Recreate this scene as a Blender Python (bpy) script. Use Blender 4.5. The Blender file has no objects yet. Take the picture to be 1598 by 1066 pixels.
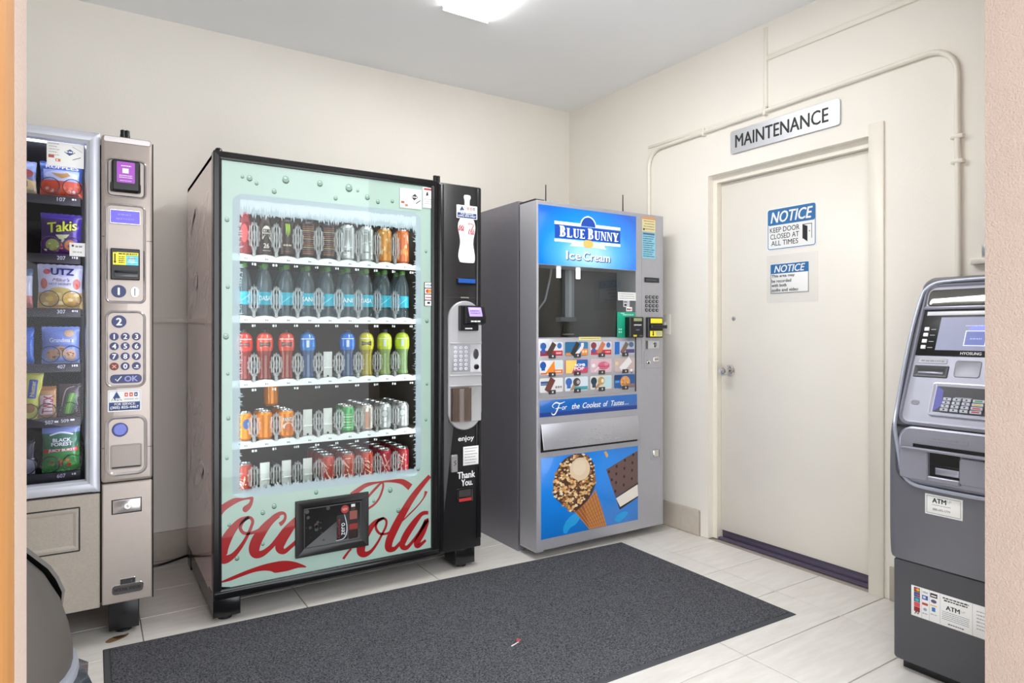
import bpy, math, random
from mathutils import Vector, Matrix
random.seed(7)
SC = bpy.context.scene
COL = SC.collection
PI = math.pi

# ---------------------------------------------------------------- camera, world, exposure
cam_d = bpy.data.cameras.new('camera')
cam_d.sensor_fit = 'HORIZONTAL'; cam_d.sensor_width = 36.0
cam_d.lens = 36.0 * 1020.0 / 1598.0
cam_d.shift_y = -16.0 / 1598.0
cam_d.clip_start = 0.02
cam = bpy.data.objects.new('camera', cam_d); COL.objects.link(cam)
cam.location = (0, 0, 1.17)
cam.rotation_euler = (PI / 2, 0, -math.radians(32.826))
SC.camera = cam

world = bpy.data.worlds.new('world'); SC.world = world
world.use_nodes = True
bg = world.node_tree.nodes['Background']
bg.inputs[0].default_value = (0.93, 0.96, 1.0, 1)
bg.inputs[1].default_value = 3.8

SC.view_settings.view_transform = 'Standard'
SC.view_settings.look = 'None'
SC.view_settings.gamma = 1.0
SC.view_settings.use_curve_mapping = False
SC.view_settings.exposure = 0.10
FIXTURE_POWER = 27.0
SC.cycles.max_bounces = 10
SC.cycles.diffuse_bounces = 5
SC.cycles.transparent_max_bounces = 24
SC.cycles.sample_clamp_indirect = 6.0
SC.cycles.caustics_reflective = False
SC.cycles.caustics_refractive = False

# ---------------------------------------------------------------- materials
def lin(c):
    if isinstance(c, str):
        c = tuple(int(c[i:i + 2], 16) / 255 for i in (0, 2, 4))
        return tuple(x / 12.92 if x <= 0.04045 else ((x + 0.055) / 1.055) ** 2.4 for x in c)
    return c
MATS = {}
def mat(name, col='808080', rough=0.5, metal=0.0, emit=0.0, coat=0.0, noise=0.0, nscale=20.0, bump=0.0, bscale=200.0, spec=0.5, trans=0.0, aniso=None):
    m = bpy.data.materials.new(name); m.use_nodes = True
    nt = m.node_tree; b = nt.nodes['Principled BSDF']
    c = lin(col)
    b.inputs['Base Color'].default_value = (*c, 1)
    b.inputs['Roughness'].default_value = rough
    b.inputs['Metallic'].default_value = metal
    b.inputs['Specular IOR Level'].default_value = spec
    if coat: b.inputs['Coat Weight'].default_value = coat; b.inputs['Coat Roughness'].default_value = 0.04
    if emit:
        b.inputs['Emission Color'].default_value = (*c, 1); b.inputs['Emission Strength'].default_value = emit
    if noise or bump:
        tc = nt.nodes.new('ShaderNodeTexCoord')
    if noise:
        mp = nt.nodes.new('ShaderNodeMapping')
        if aniso: mp.inputs['Scale'].default_value = aniso
        nt.links.new(tc.outputs['Object'], mp.inputs['Vector'])
        n = nt.nodes.new('ShaderNodeTexNoise'); n.inputs['Scale'].default_value = nscale; n.inputs['Detail'].default_value = 5
        nt.links.new(mp.outputs[0], n.inputs['Vector'])
        mx = nt.nodes.new('ShaderNodeMix'); mx.data_type = 'RGBA'
        mx.inputs['A'].default_value = (*[max(0, x * (1 - noise)) for x in c], 1)
        mx.inputs['B'].default_value = (*[min(1, x * (1 + noise)) for x in c], 1)
        nt.links.new(n.outputs['Fac'], mx.inputs['Factor']); nt.links.new(mx.outputs['Result'], b.inputs['Base Color'])
    if bump:
        n2 = nt.nodes.new('ShaderNodeTexNoise'); n2.inputs['Scale'].default_value = bscale; n2.inputs['Detail'].default_value = 3
        nt.links.new(tc.outputs['Object'], n2.inputs['Vector'])
        bp = nt.nodes.new('ShaderNodeBump'); bp.inputs['Strength'].default_value = bump; bp.inputs['Distance'].default_value = 0.004
        nt.links.new(n2.outputs['Fac'], bp.inputs['Height']); nt.links.new(bp.outputs[0], b.inputs['Normal'])
    MATS[name] = m
    return m
def clearmat(name, tint='ffffff', gloss=0.03, ior=1.45, milk=0.0, milkcol='ffffff', emit=0.0):
    """thin clear sheet: transparent + fresnel gloss, optionally a milky share"""
    m = bpy.data.materials.new(name); m.use_nodes = True; nt = m.node_tree
    for n in list(nt.nodes): nt.nodes.remove(n)
    out = nt.nodes.new('ShaderNodeOutputMaterial')
    tr = nt.nodes.new('ShaderNodeBsdfTransparent'); tr.inputs[0].default_value = (*lin(tint), 1)
    base = tr
    if milk:
        if emit:
            df = nt.nodes.new('ShaderNodeBsdfPrincipled'); df.inputs['Base Color'].default_value = (*lin(milkcol), 1); df.inputs['Roughness'].default_value = .6
            df.inputs['Emission Color'].default_value = (*lin(milkcol), 1); df.inputs['Emission Strength'].default_value = emit
        else:
            df = nt.nodes.new('ShaderNodeBsdfDiffuse'); df.inputs[0].default_value = (*lin(milkcol), 1)
        mm = nt.nodes.new('ShaderNodeMixShader'); mm.inputs[0].default_value = milk
        nt.links.new(tr.outputs[0], mm.inputs[1]); nt.links.new(df.outputs[0], mm.inputs[2]); base = mm
    gl = nt.nodes.new('ShaderNodeBsdfGlossy'); gl.inputs['Roughness'].default_value = gloss
    lw = nt.nodes.new('ShaderNodeLayerWeight'); lw.inputs['Blend'].default_value = 0.5
    pw = nt.nodes.new('ShaderNodeMath'); pw.operation = 'POWER'; pw.inputs[1].default_value = 4.5
    nt.links.new(lw.outputs['Facing'], pw.inputs[0])
    f0 = ((ior - 1) / (ior + 1)) ** 2
    ma = nt.nodes.new('ShaderNodeMath'); ma.operation = 'MULTIPLY_ADD'; ma.inputs[1].default_value = (1 - f0) * .9; ma.inputs[2].default_value = f0
    nt.links.new(pw.outputs[0], ma.inputs[0])
    mx = nt.nodes.new('ShaderNodeMixShader')
    nt.links.new(ma.outputs[0], mx.inputs[0]); nt.links.new(base.outputs[0], mx.inputs[1]); nt.links.new(gl.outputs[0], mx.inputs[2])
    nt.links.new(mx.outputs[0], out.inputs[0])
    MATS[name] = m
    return m
def K(col, rough=0.45, **kw):
    """a plain colour material, made once per colour"""
    nm = 'c_%s_%d_%d' % (col, int(rough * 100), int(100 * kw.get('metal', 0))) + ('_e%d' % int(kw['emit'] * 100) if 'emit' in kw else '')
    if nm not in MATS: mat(nm, col, rough, **kw)
    return nm

# ---------------------------------------------------------------- geometry helpers
class Fr:
    """a plane in the place: u to the right, v up, n outwards"""
    def __init__(s, O, U, V, N): s.O, s.U, s.V, s.N = Vector(O), Vector(U), Vector(V), Vector(N)
    def pt(s, u, v, n=0.0): return s.O + s.U * u + s.V * v + s.N * n
def FY(y): return Fr((0, y, 0), (1, 0, 0), (0, 0, 1), (0, -1, 0))
def FX(x): return Fr((x, 0, 0), (0, -1, 0), (0, 0, 1), (-1, 0, 0))
def FZ(z): return Fr((0, 0, z), (1, 0, 0), (0, 1, 0), (0, 0, 1))

def rr(u0, u1, v0, v1, r=0.0, seg=4):
    r = min(r, (u1 - u0) / 2 * .999, (v1 - v0) / 2 * .999)
    if r <= 1e-6: r = 1e-6
    P = []
    for cu, cv, a0 in ((u1 - r, v0 + r, -PI / 2), (u1 - r, v1 - r, 0), (u0 + r, v1 - r, PI / 2), (u0 + r, v0 + r, PI)):
        for k in range(seg + 1):
            a = a0 + PI / 2 * k / seg
            P.append((cu + r * math.cos(a), cv + r * math.sin(a)))
    return P
def ell(cu, cv, ru, rv=None, seg=24, a0=0.0):
    rv = ru if rv is None else rv
    return [(cu + ru * math.cos(a0 + 2 * PI * k / seg), cv + rv * math.sin(a0 + 2 * PI * k / seg)) for k in range(seg)]
def catmull(pts, sub=6, closed=False):
    n = len(pts); out = []
    rng = range(n if closed else n - 1)
    for i in rng:
        g = (lambda k: pts[k % n]) if closed else (lambda k: pts[min(max(k, 0), n - 1)])
        p0, p1, p2, p3 = g(i - 1), g(i), g(i + 1), g(i + 2)
        for s in range(sub):
            t = s / sub
            out.append(tuple(0.5 * ((2 * b) + (-a + c) * t + (2 * a - 5 * b + 4 * c - d) * t * t + (-a + 3 * b - 3 * c + d) * t ** 3) for a, b, c, d in zip(p0, p1, p2, p3)))
    if not closed: out.append(tuple(pts[-1]))
    return out

_TXT = {}
def txt_mesh(s, bold, shear):
    k = (s, bold, shear)
    if k not in _TXT:
        cu = bpy.data.curves.new('lettering', 'FONT'); cu.body = s; cu.offset = bold; cu.shear = shear; cu.resolution_u = 3
        ob = bpy.data.objects.new('lettering', cu)
        me = bpy.data.meshes.new_from_object(ob)
        V = [tuple(v.co) for v in me.vertices]; F = [tuple(p.vertices) for p in me.polygons]
        bpy.data.objects.remove(ob); bpy.data.curves.remove(cu); bpy.data.meshes.remove(me)
        _TXT[k] = (V, F)
    return _TXT[k]

class MB:
    def __init__(s): s.v = []; s.f = []; s.m = []; s.slots = []
    def slot(s, m):
        if m not in s.slots: s.slots.append(m)
        return s.slots.index(m)
    def add(s, V, F, m):
        o = len(s.v); s.v += [tuple(p) for p in V]; k = s.slot(m)
        for f in F: s.f.append(tuple(o + i for i in f)); s.m.append(k)
        return s
    def poly(s, fr, P, n, m): return s.add([fr.pt(u, v, n) for u, v in P], [tuple(range(len(P)))], m)
    def rect(s, fr, u0, u1, v0, v1, n, m): return s.poly(fr, [(u0, v0), (u1, v0), (u1, v1), (u0, v1)], n, m)
    def blob(s, fr, P, n, m, rings=4):
        cu = sum(p[0] for p in P) / len(P); cv = sum(p[1] for p in P) / len(P); N = len(P)
        V = [fr.pt(cu, cv, n)]; F = []
        for r in range(1, rings + 1):
            V += [fr.pt(cu + (u - cu) * r / rings, cv + (v - cv) * r / rings, n) for u, v in P]
        for i in range(N):
            F.append((0, 1 + i, 1 + (i + 1) % N))
            for r in range(rings - 1):
                a = 1 + r * N; b = a + N
                F.append((a + i, b + i, b + (i + 1) % N, a + (i + 1) % N))
        return s.add(V, F, m)
    def loops(s, L, m, cap0=False, cap1=False, closed=True):
        """skin a list of point loops of equal length"""
        n = len(L[0]); V = [p for l in L for p in l]; F = []
        for k in range(len(L) - 1):
            for i in range(n if closed else n - 1):
                j = (i + 1) % n
                F.append((k * n + i, k * n + j, (k + 1) * n + j, (k + 1) * n + i))
        if cap0: F.append(tuple(range(n))[::-1])
        if cap1: F.append(tuple((len(L) - 1) * n + i for i in range(n)))
        return s.add(V, F, m)
    def rprof(s, fr, u0, u1, v0, v1, r, prof, m, cap=True, back=False, seg=4):
        L = []
        for ins, n in prof:
            L.append([fr.pt(u, v, n) for u, v in rr(u0 + ins, u1 - ins, v0 + ins, v1 - ins, max(r - ins, 1e-5), seg)])
        return s.loops(L, m, cap0=back, cap1=cap)
    def slab(s, fr, u0, u1, v0, v1, n0, n1, m, r=0.0, ch=0.0015, seg=3):
        """a closed board with eased front edge"""
        ch = min(ch, abs(n1 - n0) * .5, (u1 - u0) * .3, (v1 - v0) * .3)
        return s.rprof(fr, u0, u1, v0, v1, max(r, 1e-5), [(0, n0), (0, n1 - ch), (ch, n1)], m, True, True, seg if r > 1e-4 else 1)
    def prism(s, fr, P, n0, n1, m):
        return s.loops([[fr.pt(u, v, n) for u, v in P] for n in (n0, n1)], m, True, True)
    def box(s, x0, x1, y0, y1, z0, z1, m, ch=0.0):
        if ch:
            return s.rprof(FY(0), x0, x1, z0, z1, 1e-5, [(ch, -y1), (0, -y1 + ch), (0, -y0 - ch), (ch, -y0)], m, True, True, 1)
        V = [(x, y, z) for z in (z0, z1) for y in (y0, y1) for x in (x0, x1)]
        return s.add(V, [(0, 2, 3, 1), (4, 5, 7, 6), (0, 1, 5, 4), (2, 6, 7, 3), (0, 4, 6, 2), (1, 3, 7, 5)], m)
    def lathe(s, prof, m, c=(0, 0, 0), seg=20, cap=True, a0=0.0, a1=2 * PI, mats=None):
        full = abs(a1 - a0 - 2 * PI) < 1e-6; n = seg if full else seg + 1
        L = []
        for r, z in prof:
            L.append([(c[0] + r * math.cos(a0 + (a1 - a0) * k / seg), c[1] + r * math.sin(a0 + (a1 - a0) * k / seg), c[2] + z) for k in range(n)])
        if mats is None:
            return s.loops(L, m, cap and full and prof[0][0] > 1e-5, cap and full and prof[-1][0] > 1e-5, full)
        for k in range(len(L) - 1):
            s.loops(L[k:k + 2], mats[k], False, False, full)
        return s
    def disc(s, fr, cu, cv, r, n0, n1, m, seg=20, ch=0.001, rv=None):
        rv = r if rv is None else rv
        return s.loops([[fr.pt(u, v, n) for u, v in ell(cu, cv, r - i, rv - i, seg)] for i, n in ((0, n0), (0, n1 - ch), (ch, n1))], m, True, True)
    def tube(s, P, r, m, seg=8, closed=False, cap=True):
        P = [Vector(p) for p in P]; L = []; up = None
        for i, p in enumerate(P):
            a = P[i - 1] if (i or closed) else P[0]; b = P[(i + 1) % len(P)] if (i < len(P) - 1 or closed) else P[-1]
            t = (b - a).normalized()
            if up is None: up = Vector((0, 0, 1)) if abs(t.z) < .9 else Vector((1, 0, 0))
            x = t.cross(up).normalized(); up = x.cross(t).normalized()
            L.append([p + x * r * math.cos(2 * PI * k / seg) + up * r * math.sin(2 * PI * k / seg) for k in range(seg)])
        if closed: L.append(L[0])
        return s.loops(L, m, cap and not closed, cap and not closed)
    def stroke(s, fr, pts, n, m, sub=6, clip=None):
        """a brush stroke of changing width on a plane: pts are (u, v, width)"""
        P = catmull(pts, sub); A = []; B = []
        for i, (u, v, w) in enumerate(P):
            a = P[max(i - 1, 0)]; b = P[min(i + 1, len(P) - 1)]
            dx, dy = b[0] - a[0], b[1] - a[1]; l = math.hypot(dx, dy) or 1
            A.append((u - dy / l * w / 2, v + dx / l * w / 2)); B.append((u + dy / l * w / 2, v - dx / l * w / 2))
        cl = (lambda p: (min(max(p[0], clip[0]), clip[1]), min(max(p[1], clip[2]), clip[3]))) if clip else (lambda p: p)
        A = [cl(p) for p in A]; B = [cl(p) for p in B]
        V = [fr.pt(*p, n) for p in A] + [fr.pt(*p, n) for p in B]; N = len(A)
        return s.add(V, [(i, N + i, N + i + 1, i + 1) for i in range(N - 1)], m)
    def text(s, fr, t, u0, u1, v0, v1, n, m, bold=0.0, shear=0.0, align='l'):
        V, F = txt_mesh(t, 0.0, shear)
        if not V: return s
        x0 = min(p[0] for p in V); x1 = max(p[0] for p in V); y0 = min(p[1] for p in V); y1 = max(p[1] for p in V)
        sy = (v1 - v0) / (y1 - y0)
        if u1 is None: sx = sy
        elif align == 'c':
            sx = sy; u0 = (u0 + u1) / 2 - (x1 - x0) * sx / 2
        else: sx = (u1 - u0) / (x1 - x0)
        b = bold * (v1 - v0)
        for k, (du, dv) in enumerate(((0, 0), (-b, 0), (b, 0), (0, b * .6), (0, -b * .6)) if bold else ((0, 0),)):
            s.add([fr.pt(u0 + (p[0] - x0) * sx + du, v0 + (p[1] - y0) * sy + dv, n + k * 2e-5) for p in V], F, m)
        return s
    def dashes(s, fr, u0, u1, v, h, n, m, seed=0, wmin=.5, wmax=2.2):
        """a line of print too small to read"""
        rd = random.Random(seed * 131 + int(1e5 * abs(u0 + v))); u = u0
        while u < u1 - h * .4:
            w = min(rd.uniform(wmin, wmax) * h, u1 - u)
            s.rect(fr, u, u + w, v - h / 2 * rd.uniform(.7, 1), v + h / 2 * rd.uniform(.7, 1), n, m); u += w + h * .35
        return s

def tag(o, label=None, cat=None, group=None, kind=None):
    if label: o['label'] = label
    if cat: o['category'] = cat
    if group: o['group'] = group
    if kind: o['kind'] = kind
    return o
def obj(name, mb, parent=None, label=None, cat=None, group=None, kind=None, smooth=True, local=False):
    me = bpy.data.meshes.new(name)
    me.from_pydata(mb.v, [], mb.f)
    for sl in mb.slots: me.materials.append(MATS[sl])
    me.polygons.foreach_set('material_index', mb.m)
    if smooth:
        me.polygons.foreach_set('use_smooth', [True] * len(mb.f)); me.update()
        me.set_sharp_from_angle(angle=math.radians(38))
    me.update()
    o = bpy.data.objects.new(name, me); COL.objects.link(o)
    if parent is not None: attach(o, parent, local)
    return tag(o, label, cat, group, kind)
WORLD_LOC = {}
def attach(o, parent, local=False):
    o.parent = parent
    if not local and parent.name in WORLD_LOC:
        o.matrix_parent_inverse = Matrix.Translation(-WORLD_LOC[parent.name])
def thing(name, loc, label, cat, group=None, kind=None):
    e = bpy.data.objects.new(name, None); COL.objects.link(e); e.empty_display_size = .1
    e.location = loc; WORLD_LOC[e.name] = Vector(loc)
    return tag(e, label, cat, group, kind)
def dup(root, loc, label=None, rotz=0.0):
    r = root.copy(); COL.objects.link(r); r.location = loc; r.rotation_euler = (0, 0, rotz)
    if label: r['label'] = label
    for ch in root.children:
        c = ch.copy(); COL.objects.link(c); c.parent = r
        for g in ch.children:
            d = g.copy(); COL.objects.link(d); d.parent = c
    return r
# ---------------------------------------------------------------- setting
mat('wall_paint', 'f0ebe1', 0.7, noise=.03, nscale=3, bump=.12, bscale=90)
mat('ceiling_paint', 'f6f7f8', 0.85, noise=.02, nscale=4)
mat('frame_paint', 'ebe5d8', 0.4, noise=.04, nscale=12)
mat('door_paint', 'ebe6dc', 0.42, noise=.03, nscale=5)
mat('base_tile', 'bdb3a6', 0.55, noise=.12, nscale=30)
mat('grout', 'a49b90', 0.9)
mat('stucco', 'a89588', 0.9, noise=.05, nscale=12, bump=.7, bscale=220)
mat('orange_wood', 'a87238', 0.5, noise=.22, nscale=9, aniso=(6, 6, .7))
mat('grey_metal', 'c8c8c8', 0.3, metal=.9)
mat('chrome', 'dcdad6', 0.12, metal=1.0)
mat('dark_gap', '1a1716', 0.8)
mat('threshold', '5d5468', 0.5, noise=.15, nscale=20)
mat('pipe_paint', 'ebe6da', 0.4)
mat('sill_rust', '7a4a18', 0.9)
mat('white_paper', 'f0f0ee', 0.55)
mat('lamp_lens', 'ffffff', 0.4, emit=FIXTURE_POWER)
mat('ink', '1b1b1d', 0.5)
mat('sign_blue', '2f6ea6', 0.45)

# floor tile: warm grey with fine veins
def tile_mat():
    m = mat('floor_tile', 'd6cfc4', 0.32)
    nt = m.node_tree; b = nt.nodes['Principled BSDF']
    oi = nt.nodes.new('ShaderNodeObjectInfo'); tc = nt.nodes.new('ShaderNodeTexCoord')
    ad = nt.nodes.new('ShaderNodeVectorMath'); ad.operation = 'ADD'
    nt.links.new(tc.outputs['Object'], ad.inputs[0]); nt.links.new(oi.outputs['Location'], ad.inputs[1])
    mp = nt.nodes.new('ShaderNodeMapping'); mp.inputs['Scale'].default_value = (1.2, 7, 1); mp.inputs['Rotation'].default_value = (0, 0, .25)
    nt.links.new(ad.outputs[0], mp.inputs[0])
    n = nt.nodes.new('ShaderNodeTexNoise'); n.inputs['Scale'].default_value = 4.0; n.inputs['Detail'].default_value = 8; n.inputs['Roughness'].default_value = .65
    nt.links.new(mp.outputs[0], n.inputs['Vector'])
    cr = nt.nodes.new('ShaderNodeValToRGB')
    cr.color_ramp.elements[0].position = .3; cr.color_ramp.elements[0].color = (*lin('d8d3cb'), 1)
    cr.color_ramp.elements[1].position = .7; cr.color_ramp.elements[1].color = (*lin('e8e5e0'), 1)
    nt.links.new(n.outputs['Fac'], cr.inputs[0]); nt.links.new(cr.outputs[0], b.inputs['Base Color'])
tile_mat()

XL, XR, YF, YB, ZC = -1.3, 2.93, 0.75, 3.77, 2.76
mb = MB().box(XL - .1, XR + .2, .0, YB + .1, -.05, -.006, 'grout'); floor = obj('floor', mb, kind='structure', smooth=False)
_tiles = {}
def tile_mesh(w, d):
    k = (round(w, 4), round(d, 4))
    if k not in _tiles:
        m = MB().rprof(FZ(0), -w / 2, w / 2, -d / 2, d / 2, .001, [(0, -.006), (0, -.0012), (.0012, 0)], 'floor_tile', True, False, 1)
        me = bpy.data.meshes.new('tile'); me.from_pydata(m.v, [], m.f); me.materials.append(MATS['floor_tile']); _tiles[k] = me
    return _tiles[k]
g = .0022
for i in range(-6, 3):
    for j in range(-4, 9):
        x0, x1 = 1.987 + .606 * i, 1.987 + .606 * (i + 1); y0, y1 = 1.526 + .305 * j, 1.526 + .305 * (j + 1)
        x0, x1, y0, y1 = max(x0, XL), min(x1, XR), max(y0, YF - .2), min(y1, YB)
        if x1 - x0 < .02 or y1 - y0 < .02: continue
        t = bpy.data.objects.new('tile', tile_mesh(x1 - x0 - 2 * g, y1 - y0 - 2 * g)); COL.objects.link(t)
        t.location = ((x0 + x1) / 2, (y0 + y1) / 2, 0); t.parent = floor
obj('ceiling', MB().box(XL - .1, XR + .2, YF - .2, YB + .1, ZC, ZC + .08, 'ceiling_paint'), kind='structure', smooth=False)
obj('wall_back', MB().box(XL - .1, XR + .2, YB, YB + .1, 0, ZC, 'wall_paint'), kind='structure', smooth=False)
obj('wall_left', MB().box(XL - .1, XL, YF, YB, 0, ZC, 'wall_paint'), kind='structure', smooth=False)
# right wall with the door opening y 1.573..2.50, z ..2.045
DY0, DY1, DZ = 1.560, 2.50, 2.045
w = MB().box(XR, XR + .2, YF - .2, DY0, 0, ZC, 'wall_paint').box(XR, XR + .2, DY1, YB, 0, ZC, 'wall_paint').box(XR, XR + .2, DY0, DY1, DZ, ZC, 'wall_paint')
obj('wall_right', w, kind='structure', smooth=False)
# front wall with the opening the camera looks through
OX0, OX1 = -.0495, 1.925
w = MB().box(XL - .1, OX0, YF - .25, YF, 0, ZC, 'stucco').box(OX1, XR, YF - .25, YF, 0, ZC, 'stucco').box(OX0, OX1, YF - .25, YF, 2.45, ZC, 'stucco')
obj('wall_front', w, kind='structure', smooth=False)
obj('trim_1', MB().slab(Fr((OX0, 0, 0), (0, 1, 0), (0, 0, 1), (1, 0, 0)), .501, .616, .0, 2.45, 0, .0015, 'orange_wood', ch=.0008), kind='structure')

# baseboards (bevelled tile pieces)
bb = obj('baseboard_back', MB().box(XL, XR, YB - .008, YB, 0, .14, 'grout'), kind='structure', smooth=False)
x = XL
while x < XR - .05:
    x1 = min(x + .606, XR - .02); m = MB().slab(FY(YB), x + .002, x1 - .002, .002, .148, .003, .014, 'base_tile', ch=.002)
    obj('tile', m, bb); x = x1
bb = obj('baseboard_right', MB().box(XR - .008, XR, DY1 + .055, YB - .02, 0, .14, 'grout').box(XR - .008, XR, YF, 1.50, 0, .14, 'grout'), kind='structure', smooth=False)
for a, b in ((2.555, 3.15), (3.15, 3.745), (.9, 1.5), (.76, .9)):
    obj('tile', MB().slab(FX(XR), -b + .002, -a - .002, .002, .146, .003, .014, 'base_tile', ch=.002), bb)

# door: stepped frame, leaf, sweep, knob, viewer
fx = 2.972; dx = 3.004
fm = MB()
fm.box(fx, fx + .17, 2.4725, DY1, 0, DZ, 'frame_paint').box(fx, fx + .17, DY0, 2.4725, 2.006, DZ, 'frame_paint').box(fx, fx + .17, DY0, 1.603, 0, 2.006, 'frame_paint')
obj('trim_2', fm, kind='structure', smooth=False)
obj('trim_3', MB().slab(FX(XR), -1.590, -1.524, 0, 2.093, 0, .012, 'frame_paint', ch=.002), kind='structure')
d1 = tag(obj('door_1', MB().slab(FX(dx), -2.470, -1.605, .048, 2.003, -.04, 0, 'door_paint', ch=.002)), 'cream flush maintenance door with round chrome knob', None, None, 'structure')
obj('door_sweep', MB().slab(FX(dx), -2.4705, -1.604, .002, .047, -.035, -.012, 'threshold', ch=.002), d1)
obj('threshold', MB().box(2.975, 3.0, 1.604, 2.470, .0, .010, 'threshold', .003), d1)
kp = MB(); kf = Fr((dx, 2.41, .95), (0, -1, 0), (0, 0, 1), (-1, 0, 0))
def lathe_n(mb, fr, prof, m, seg=20):
    mb.loops([[fr.pt(r * math.cos(2 * PI * k / seg), r * math.sin(2 * PI * k / seg), n) for k in range(seg)] for r, n in prof], m, True, True); return mb
lathe_n(kp, kf, [(.033, 0), (.033, .004), (.028, .010), (.013, .013), (.012, .035), (.020, .042), (.027, .052), (.027, .062), (.021, .071), (.006, .073)], 'chrome')
kn = obj('knob', kp, d1, label='round polished chrome knob')
obj('viewer', lathe_n(MB(), Fr((dx, 2.385, 1.24), (0, -1, 0), (0, 0, 1), (-1, 0, 0)), [(.012, 0), (.011, .004), (.006, .006)], 'grey_metal', 12), d1, label='small metal knob plate above the door knob')

# back wall trim strip (surface raceway)
obj('trim_4', MB().slab(FY(YB), XL + .01, XR - .01, 1.212, 1.236, 0, .030, 'wall_paint', ch=.004), kind='structure')

# conduits on the right wall
def arc(c, r, a0, a1, n=8): return [(c[0] + r * math.cos(a0 + (a1 - a0) * k / n), c[1] + r * math.sin(a0 + (a1 - a0) * k / n)) for k in range(n + 1)]
path = [(2.952, 1.30), (2.952, 2.0)] + arc((2.852, 2.19), .10, 0, PI / 2) + [(2.1, 2.303), (1.45, 2.318)] + arc((1.345, 2.208), .112, PI / 2, PI) + [(1.231, 1.9), (1.226, .60)]
c = thing('conduit', (XR - .03, 1.23, .60), 'cream painted round conduit bending over the maintenance door', 'conduit')
obj('pipe', MB().tube([(XR - .0135, a, b) for a, b in path], .0115, 'pipe_paint', 10), c)
for a, b, vert in ((1.232, 1.95, 1), (1.231, 1.85, 1), (2.12, 2.303, 0), (2.52, 2.297, 0)):
    s = MB()
    if vert: s.slab(FX(XR), -a - .022, -a + .022, b - .008, b + .008, 0, .027, 'pipe_paint', ch=.003)
    else: s.slab(FX(XR), -a - .008, -a + .008, b - .022, b + .022, 0, .027, 'pipe_paint', ch=.003)
    obj('strap', s, c)
r = thing('raceway', (XR, 2.12, 2.32), 'flat painted cable raceway climbing to the ceiling beside the door sign', 'raceway')
obj('horizontal_channel', MB().slab(FX(XR), -2.965, -2.112, 2.308, 2.324, 0, .010, 'pipe_paint', ch=.002), r)
obj('riser', MB().slab(FX(XR), -2.132, -2.112, 2.324, 2.735, 0, .012, 'pipe_paint', ch=.002), r)
obj('branch_channel', MB().slab(FX(XR), -2.112, -.76, 2.562, 2.588, 0, .014, 'pipe_paint', ch=.002), r)
b = thing('junction_box', (XR, 1.15, 1.43), 'small cream wall box above the cash machine beside the conduit', 'box')
obj('box_body', MB().slab(FX(XR), -1.182, -1.10, 1.432, 1.455, 0, .03, 'pipe_paint', ch=.003), b)
obj('bracket', MB().slab(FX(XR), -1.150, -1.12, 1.455, 1.508, 0, .006, 'grey_metal', ch=.001), b)
sw = thing('light_switch', (XR, 2.8, 1.21), 'cream wall switch plate beside the ice cream machine', 'switch')
obj('plate', MB().slab(FX(XR), -2.86, -2.785, 1.15, 1.272, 0, .006, 'pipe_paint', ch=.003), sw)
obj('toggle', MB().slab(FX(XR), -2.828, -2.817, 1.197, 1.225, .006, .018, 'pipe_paint', ch=.003), sw)

# wall sign over the door
mat('brushed_sign', 'c6c8cc', 0.38, metal=.55, noise=.1, nscale=3, aniso=(1, .3, 6))
sg = thing('door_sign', (XR, 2.03, 2.13), 'brushed silver plaque reading MAINTENANCE above the door', 'sign')
sf = FX(XR)
obj('plaque', MB().slab(sf, -2.340, -1.722, 2.129, 2.253, .003, .010, 'brushed_sign', r=.014, ch=.0012), sg)
obj('lettering', MB().text(sf, 'MAINTENANCE', -2.306, -1.779, 2.158, 2.226, .0108, 'ink', bold=.022), sg)
# notices on the door
df = FX(dx)
def to_door(y, z):     # the notices were measured on the wall plane; the leaf stands further back
    k = dx / XR; return y * k, 1.17 + (z - 1.17) * k
def dn(y0, y1, z0, z1): a = to_door(y0, z0); b = to_door(y1, z1); return -a[0], -b[0], a[1], b[1]
n1 = thing('notice_sign', (dx, 2.03, 1.6), 'upper blue and white NOTICE sign reading KEEP DOOR CLOSED AT ALL TIMES', 'sign', 'notices on the door')
u0, u1, v0, v1 = dn(2.112, 1.848, 1.586, 1.790)
H = v1 - v0; W = u1 - u0
obj('panel', MB().slab(df, u0 - .004, u1 + .004, v0 - .004, v1 + .004, 0, .002, 'white_paper', r=.01, ch=.0005).rprof(df, u0, u1, v0, v1, .012, [(0, .0022), (.004, .0022)], 'sign_blue', cap=False), n1)
p = MB().poly(df, rr(u0 + .004, u1 - .004, v0 + H * .60, v1 - .004, .008), .0023, 'sign_blue')
p.text(df, 'NOTICE', u0 + W * .07, u1 - W * .06, v0 + H * .66, v1 - H * .07, .0028, 'white_paper', bold=.03, shear=.25)
for k, t in enumerate(('KEEP DOOR', 'CLOSED AT', 'ALL TIMES')):
    p.text(df, t, u0 + W * (.05, .06, .08)[k], u0 + W * (.68, .67, .65)[k], v0 + H * (.42, .255, .09)[k], v0 + H * (.545, .38, .215)[k], .0028, 'ink', bold=.008)
obj('print', p, n1)
p = MB(); a, b2 = u0 + W * .74, u0 + W * .93
p.rprof(df, a, b2, v0 + H * .18, v0 + H * .53, .001, [(0, .0025), (.003, .0025)], 'ink', cap=False)
p.rect(df, a + .003, b2 - .003, v0 + H * .17, v0 + H * .2, .0026, 'white_paper')
p.poly(df, [(a, v0 + H * .20), (a + W * .10, v0 + H * .10), (a + W * .10, v0 + H * .47), (a, v0 + H * .53)], .0028, 'ink')
p.disc(df, a + W * .14, v0 + H * .35, .003, .0025, .0028, 'ink', 8)
obj('door_symbol', p, n1)
n2 = thing('notice_sign', (dx, 2.0, 1.36), 'lower NOTICE sticker about audio and video recording in a clear film pocket', 'sign', 'notices on the door')
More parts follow.
